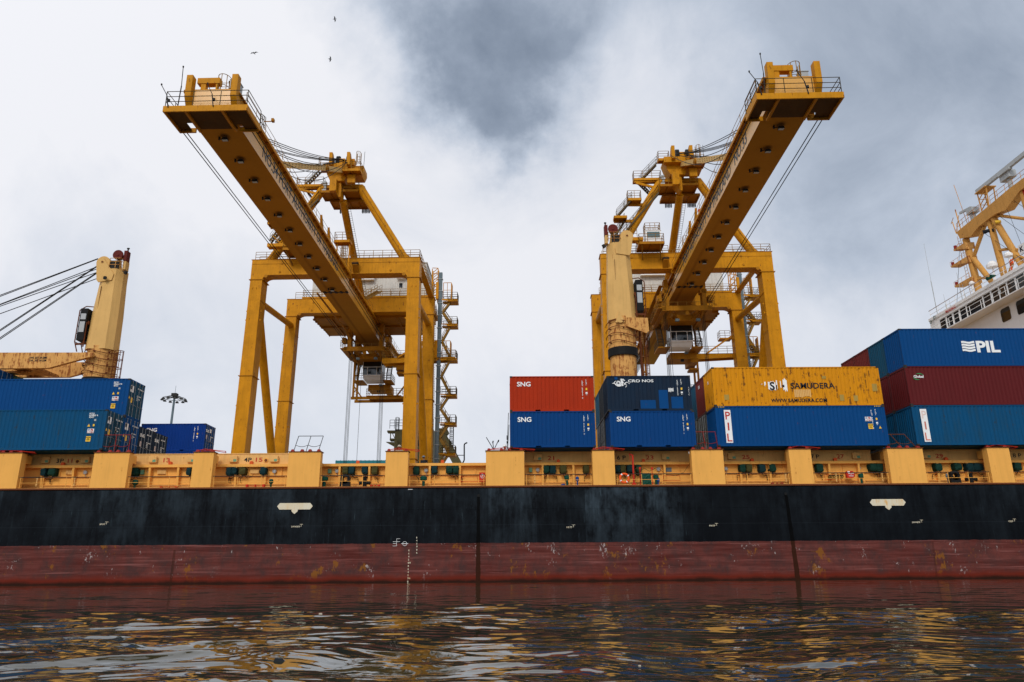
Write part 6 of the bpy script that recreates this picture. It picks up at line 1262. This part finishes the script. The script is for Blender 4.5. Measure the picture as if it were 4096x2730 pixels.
mb = MB(); mb.tube((MX, 14.6, 37.0), (MX, 14.6, 38.3), .22, 10); mb.box(MX-.4, MX+.4, 14.0, 15.4, 38.2, 38.95); mb.build('radar_pedestal', 'lgrey', rm)
mb = MB(); mb.bar((MX-.3, 22.6, 38.4), (MX-.3, 20.6, 38.1), .18, .25); mb.tube((MX, 21.0, 36.8), (MX, 21.0, 37.9), .3, 10); mb.box(MX-.4, MX+.4, 20.4, 21.4, 37.5, 38.1); mb.build('small_radar', 'lgrey', rm)
mb = MB(); mb.tube((MX, 23.4, 36.6), (MX, 23.7, 39.4), .06, 5); mb.tube((MX, 22.1, 36.7), (MX, 23.1, 42.2), .03, 5); mb.tube((MX, 24.3, 36.7), (MX, 24.6, 38.3), .05, 5); mb.bar((MX, 24.3, 36.8), (MX, 23.3, 38.5), .05); mb.tube((MX, 24.9, 38.2), (MX, 24.3, 38.7), .04, 4); mb.build('mast_aerial', 'cream_rust', rm)
mb = MB()
for a, b_ in (((23.9, 34.9), (26.6, 28.2)), ((17, 35.4), (12.5, 30)), ((15.5, 35.2), (14.5, 30)), ((19.5, 34.5), (14, 28.5)), ((14.5, 35.8), (10, 30.5))): mb.tube((MX-.2, *a), (MX-.2, *b_), .022, 4)
mb.build('signal_halyard', 'darksteel', rm)
def flag(y0, z0, L_, H_, mat, nm='flag'):
    vs = []; n_ = 9
    for i in range(n_):
        for j in (0, 1): vs.append((MX-.3+.12*math.sin(i*1.1), y0-L_*i/(n_-1)-.02*j, z0-.35*L_*i/(n_-1)-H_*j*(1-.25*i/n_)))
    k = len(vs); vs += [(x_+.012, y_, z_) for x_, y_, z_ in vs]
    fs = [(2*i, 2*i+1, 2*i+3, 2*i+2) for i in range(n_-1)]+[(k+2*i, k+2*i+2, k+2*i+3, k+2*i+1) for i in range(n_-1)]+[(2*i, 2*i+2, k+2*i+2, k+2*i) for i in range(n_-1)]+[(2*i+1, k+2*i+1, k+2*i+3, 2*i+3) for i in range(n_-1)]
    mb = MB(); mb.add(vs, fs); o = mb.build(nm, mat, None, smooth=True); return o
o = flag(19.6, 34.9, 1.6, .45, 'darkcloth'); tag(o, 'dark red and navy flag flying under the radar mast beam', 'flag')
o = flag(17.9, 35.1, 1.2, .4, 'stickyellow'); tag(o, 'yellow and green flag flying between the mast legs', 'flag')
o = flag(13.1, 36.4, 1.8, 1.3, 'redfit'); tag(o, 'red flag at the right edge beside the radar mast', 'flag')

# ------------------------------------------------------------------ things on the quay and beyond
# olive harbour machine seen between the crane legs
mc = thing('mobile_harbour_crane', 'olive green mobile harbour crane behind the right leg of the left gantry crane', 'mobile crane', (-14.5, 75, QZ))
def Q(): return MB(-QZ)
def pt(a, b_, Y=75): v = at(1480+a*.1785, 1640+b_*.1785, Y); return (v.x, Y, v.z)
def mbw(mb, name, mat, par): # world coordinates -> local
    mb.v = [(x_+14.5, y_-75, z_) for x_, y_, z_ in mb.v]; return mb.build(name, mat, par)
mb = Q(); a = pt(560, 440); b_ = pt(690, 800); mb.box(a[0], a[0]+2.2, 75, 77, QZ, a[2]); c_ = pt(420, 470); mb.box(c_[0]-.3, a[0], 75.2, 76.8, c_[2]-.2, c_[2]+.1); mb.box(c_[0]+.2, a[0], 75.2, 76.8, pt(0, 680)[2], pt(0, 640)[2]); mb.bar((c_[0]+.4, 75.3, c_[2]), (a[0], 75.3, pt(0, 640)[2]), .12); mb.bar((c_[0]+.3, 75.3, pt(0, 640)[2]), (c_[0]+.3, 75.3, c_[2]), .15); mb.prism([(c_[0]-.5, pt(0, 710)[2]), (a[0], pt(0, 720)[2]), (a[0]+.6, pt(0, 850)[2]), (a[0]-.3, pt(0, 800)[2])], 'y', 75.4, 76.4); mb.tube((a[0]+.3, 74.8, QZ), (a[0]+.3, 74.8, pt(0, 700)[2]), .32, 12); mbw(mb, 'front_tower', 'darkgreen_crane', mc)
mb = Q(); p1 = pt(440, 420); mb.rail([(p1[0], 75.1, p1[2]), (a[0]+2.2, 75.1, p1[2])], h=1.5, step=.7, r=.04); mb.ladder((a[0]+.4, 74.9, p1[2]-.5), (a[0]+.4, 74.9, p1[2]+1.8), cage=True, r=.035); mbw(mb, 'handrail', 'darksteel', mc)
mb = Q(); l_, r2 = pt(1000, 400), pt(1400, 400); zb = pt(0, 700)[2]; mb.box(l_[0]-1, r2[0], 76, 80, QZ, pt(0, 400)[2]); hs = mbw(mb, 'engine_house', 'darkgreen_crane', mc)
mb = Q(); mb.box(l_[0]-1, r2[0], 75.9, 76, pt(0, 540)[2], pt(0, 500)[2]); mb.box(l_[0]-1, r2[0], 75.9, 76, pt(0, 460)[2], pt(0, 430)[2]); p_ = pt(1035, 740); mb.box(p_[0], p_[0]+.8, 75.9, 76, p_[2]-.4, pt(0, 665)[2]); mbw(mb, 'trim', 'darksteel', hs)
p_ = pt(1030, 628, 75.85); mb = Q(); mb.add(*text_mb('a KALM', .72, (p_[0]-.05, 75.85, p_[2]), bold=.02, width=2.0)); mbw(mb, 'lettering', 'letblack', hs)
mb = Q(); mb.rail([(l_[0]-1, 76.1, pt(0, 400)[2]), (r2[0], 76.1, pt(0, 400)[2])], h=1.7, step=1.6, r=.04); mbw(mb, 'handrail', 'lgrey', mc)
mb = Q(); mb.bar(pt(1560, 470), pt(1990, 1260), 1.1, 1.4); mb.bar(pt(1580, 560), pt(1790, 800), .5, 1.2); mb.tube(pt(1560, 430), (pt(1560, 430)[0], 75, QZ), .75, 14); mb.prism([(pt(1630, 0)[0], pt(0, 420)[2]), (pt(1720, 0)[0], pt(0, 400)[2]), (pt(1780, 0)[0], pt(0, 520)[2]), (pt(1740, 0)[0], pt(0, 570)[2]), (pt(1690, 0)[0], pt(0, 560)[2])], 'y', 74.4, 76.0); mbw(mb, 'boom_and_mast', 'darkgreen_crane', mc)
mb = Q(); u0 = pt(1790, 330)[0]; mb.ladder((u0+.4, 74.3, pt(0, 860)[2]), (u0+.4, 74.3, pt(0, 310)[2]), cage=True, r=.035); mb.box(pt(1680, 0)[0], pt(1725, 0)[0], 74.3, 75, pt(0, 390)[2], pt(0, 335)[2]); mbw(mb, 'caged_ladder', 'darksteel', mc)
mb = Q(); [mb.tube((xx, 75.5, QZ+.6), (xx, 76.5, QZ+.6), .6, 14) for xx in (-19, -17.2, -13.4, -11.6, -9.8)]; mb.box(-20, -8.5, 75.2, 79, QZ+.7, QZ+1.6); mbw(mb, 'undercarriage', 'darksteel', mc)

# vent pipe / lamp with bent top beside it
lp = thing('street_lamp', 'thin black lamp post with a bent head to the right of the left crane stairs', 'lamp post', (-7.6, 60, QZ))
b0 = at(1840, 1856, 60); b1 = at(1858, 1780, 60); 
mb = MB(-QZ); X_ = lambda px, py: (at(px, py, 60).x+7.6, 0, at(px, py, 60).z)
mb.path([(X_(1848, 1850)[0], 0, QZ), X_(1849, 1856), X_(1855, 1846), X_(1857, 1840), X_(1857, 1780), X_(1860, 1775), X_(1868, 1772)], .1, 8); mb.tube(X_(1828, 1822), X_(1857, 1822), .06, 6); mb.build('post', 'black', lp)
mb = MB(-QZ); mb.bar(X_(1862, 1775), X_(1869, 1771), .2, .16); mb.build('lamp_head', 'black', lp)
# high mast lighting
hm = thing('floodlight_mast', 'tall grey floodlight mast with a ring of lamps beyond the blue containers at left', 'light mast', (-78, 120, QZ))
zt = at(703, 1590, 120).z; mb = MB(-QZ); mb.tube((0, 0, QZ), (0, 0, zt), .42, 12, .24); mb.tube((0, 0, zt+.8), (0, 0, zt+2.8), .04, 5); o = mb.build('pole', 'grey', hm)
mb = MB(-QZ); mb.box(-.6, .6, -.6, .6, zt+.2, zt+.9); torus_(mb, 2.0, .07, (0, 0, 0), 2) if False else None
mb.path([(2.5*math.cos(t), 2.5*math.sin(t), zt-.3) for t in np.linspace(0, 6.2832, 19)], .06, 5); mb.path([(1.4*math.cos(t), 1.4*math.sin(t), zt+.1) for t in np.linspace(0, 6.2832, 15)], .06, 5)
for t in np.linspace(0, 5.6, 9): mb.tube((.2*math.cos(t), .2*math.sin(t), zt), (2.5*math.cos(t), 2.5*math.sin(t), zt-.3), .06, 5)
mb.build('lamp_ring', 'darksteel', hm)
for t in np.linspace(0, 5.75, 11): mb = MB(-QZ); c_, s_ = math.cos(t), math.sin(t); mb.taper((2.6*c_-.32, 2.6*c_+.32, 2.6*s_-.32, 2.6*s_+.32, zt-.85), (2.6*c_-.18, 2.6*c_+.18, 2.6*s_-.18, 2.6*s_+.18, zt-.45)); mb.build('floodlight', 'darksteel', hm)
# warehouse with teal roof
wx0, wx1 = at(1345, 1850, 150).x, at(1600, 1850, 150).x; wz = at(1450, 1843, 150).z
wh = thing('warehouse', 'low warehouse with a teal sheeted upper storey beyond the open hatches', 'warehouse', ((wx0+wx1)/2, 150, QZ))
mb = MB(-QZ); hw_ = (wx1-wx0)/2; mb.box(-hw_, hw_+6, 0, 30, QZ, wz-3.2); mb.build('wall', 'concrete', wh); mb = MB(-QZ); mb.box(-hw_-.2, hw_+6, -.2, 30.2, wz-3.2, wz); [mb.box(x_, x_+.15, -.28, -.2, wz-3.2, wz+.1) for x_ in np.arange(-hw_, hw_+6, 1.1)]; mb.box(-hw_, hw_+6, -.26, -.2, wz-1.4, wz-1.25); mb.build('roof_storey', 'tealroof', wh)

# lashing rods beside the red container
lr = MB()
for a, b_ in (((1975, 1800), (1945, 1750)), ((1975, 1800), (1971, 1768)), ((1976, 1800), (1993, 1764)), ((1974, 1798), (1968, 1790))): lr.tube(at(*a, .6), at(*b_, .6), .028, 5)
for p_ in ((1971, 1769), (1993, 1765)): v = at(*p_, .6); lr.tube(v-Vector((0, 0, .08)), v+Vector((.03, 0, .08)), .05, 6)
o = lr.build('lashing_rod', 'black'); tag(o, 'bundle of black lashing rods standing upright on the wide pedestal left of the red container', 'lashing rods')
lr = MB()
for a, b_ in (((2028, 1798), (2034, 1652)), ((2031, 1800), (2036, 1700))): lr.tube(at(*a, -.02), at(*b_, -.02), .022, 5)
for z_ in (1752, 1760, 1775): v = at(2029, z_, -.02); lr.tube(v, v+Vector((0, 0, .16)), .055, 6)
o = lr.build('lashing_bar', 'black'); tag(o, 'black lashing bar with turnbuckles at the left edge of the blue and red stack', 'lashing bar')
lr = MB()
for k_, (X_0, zt_) in enumerate(((-28.1, 11.6), (-28.1, 11.7), (-28.1, 11.5), (-28.1, 11.6))):
    y_ = .3+k_*1.15; lr.tube((-28.05, y_, 8.95), (-28.2, y_+(1.6 if k_ % 2 == 0 else -.6), zt_), .022, 5); lr.tube((-28.05, y_, 8.95), (-28.08, y_+.3, 9.6), .05, 6)
o = lr.build('lashing_bar', 'black'); tag(o, 'crossed black lashing bars over the doors of the left blue containers', 'lashing bars')

# birds
def bird(px, py, rot, sp, lab):
    p = at(px, py, 60); mb = MB(); L_ = .55
    body = [(-.30, .0, .0), (-.12, .07, .02), (.1, .06, .02), (.42, 0, 0), (.1, -.06, .02), (-.12, -.07, .02)]
    mb.tube((-.30, 0, 0), (-.1, 0, .01), .02, 6, .075); mb.tube((-.1, 0, .01), (.15, 0, .01), .075, 6, .06); mb.tube((.15, 0, .01), (.42, 0, 0), .06, 6, .015)
    for s in (-1, 1): mb.add([(-.05, s*.05, .02), (-.12, s*sp*.5, .14), (.12, s*sp, .06), (.1, s*sp*.5, .12), (.15, s*.05, .02), (.04, s*.05, -.01), (.02, s*sp*.5, .11)], [(0, 1, 3, 4), (1, 2, 3), (0, 5, 6, 1), (5, 4, 3, 6), (1, 6, 2), (6, 3, 2)])
    o = mb.build('bird', 'black'); o.location = p; o.rotation_euler = rot; tag(o, lab, 'bird')
bird(1340, 77, (.9, .2, 3.3), .55, 'small dark bird flying highest, nearest the top of the sky'); bird(1016, 213, (1.2, .9, .2), .85, 'dark bird with slanting wings spread, leftmost in the sky'); bird(1321, 237, (1.1, -.1, 3.2), .55, 'small dark bird flying just above the left crane boom, lowest of the sky birds')

# people, mostly hidden behind the ship's side
def person(x, y, z, lab, cloth, hat, hmat, rz=0, crouch=0.0, armup=False):
    t = thing('person', lab, 'person', (x, y, z), rz)
    hip = .95-crouch*.55; sh = hip+.48; hd = sh+.27
    V_ = [(0, 0, hip), (0, 0, hip+.25), (0, -.05*crouch, sh), (0, -.04-.1*crouch, sh+.1), (0, -.06-.1*crouch, hd-.05), (0, -.07-.1*crouch, hd+.08),
          (-.19, 0, sh-.02), (-.27, -.05, sh-.30), (-.22, -.28, sh-.42), (.19, 0, sh-.02), (.27, -.05, sh-.30), (.22, -.28, sh-.42), (-.10, 0, hip-.05), (-.12, -.35*crouch-.02, hip*.52+.1*crouch), (-.12, .02, .08), (-.12, -.12, .04), (.10, 0, hip-.05), (.12, -.35*crouch-.02, hip*.52+.1*crouch), (.12, .02, .08), (.12, -.12, .04)]
    Rr = [.15, .14, .17, .06, .09, .095, .075, .055, .042, .075, .055, .042, .10, .075, .05, .045, .10, .075, .05, .045]
    Ed = [(0, 1), (1, 2), (2, 3), (3, 4), (4, 5), (2, 6), (6, 7), (7, 8), (2, 9), (9, 10), (10, 11), (0, 12), (12, 13), (13, 14), (14, 15), (0, 16), (16, 17), (17, 18), (18, 19)]
    me = bpy.data.meshes.new('body'); me.from_pydata(V_, Ed, []); o = bpy.data.objects.new('body', me); COL.objects.link(o); o.parent = t
    md = o.modifiers.new('Skin', 'SKIN'); sv = me.skin_vertices[0].data
    for i, r_ in enumerate(Rr): sv[i].radius = (r_, r_*.8)
    sv[0].use_root = True
    o.modifiers.new('Sub', 'SUBSURF').render_levels = 2; me.materials.append(M['skin'])
    mb = MB(); mb.taper((-.25, .25, -.16, .15, hip-.08), (-.27, .27, -.16-.05*crouch, .14, sh+.06)); c = mb.build('jacket', cloth, t)
    mb = MB(); mb.tube((0, -.08-.1*crouch, hd+.04), (0, -.08-.1*crouch, hd+.17), .145, 14, .09); mb.tube((0, -.1-.1*crouch, hd+.03), (0, -.1-.1*crouch, hd+.05), .175, 14); h = mb.build(hat, hmat, t); smooth_by_angle(h)
    mb = MB(); [mb.taper((s-.085, s+.085, -.12-.1*crouch, .1, .08), (s-.11, s+.11, -.12, .12, hip)) for s in (-.12, .12)]; mb.build('trousers', 'darkcloth', t)
    return t
p_ = at(2016, 1786, 3.0); person(p_.x, 3.0, p_.z-1.34, 'docker in a white helmet peeping over the wide pedestal left of the red container', 'tancloth', 'helmet', 'white', .4, .8)
p_ = at(1697, 1823, 12.0); person(p_.x, 12.0, p_.z-1.9, 'docker in dark clothes and grey helmet standing behind the open hatch by the crane leg', 'darkcloth', 'helmet', 'grey', -.5)
p_ = at(1597, 1787, 3.0); person(p_.x, 3.0, p_.z-1.34, 'docker in tan hat and pale shirt crouching on the narrow pedestal before the crane leg', 'tancloth', 'hat', 'tancloth', .2, .8)
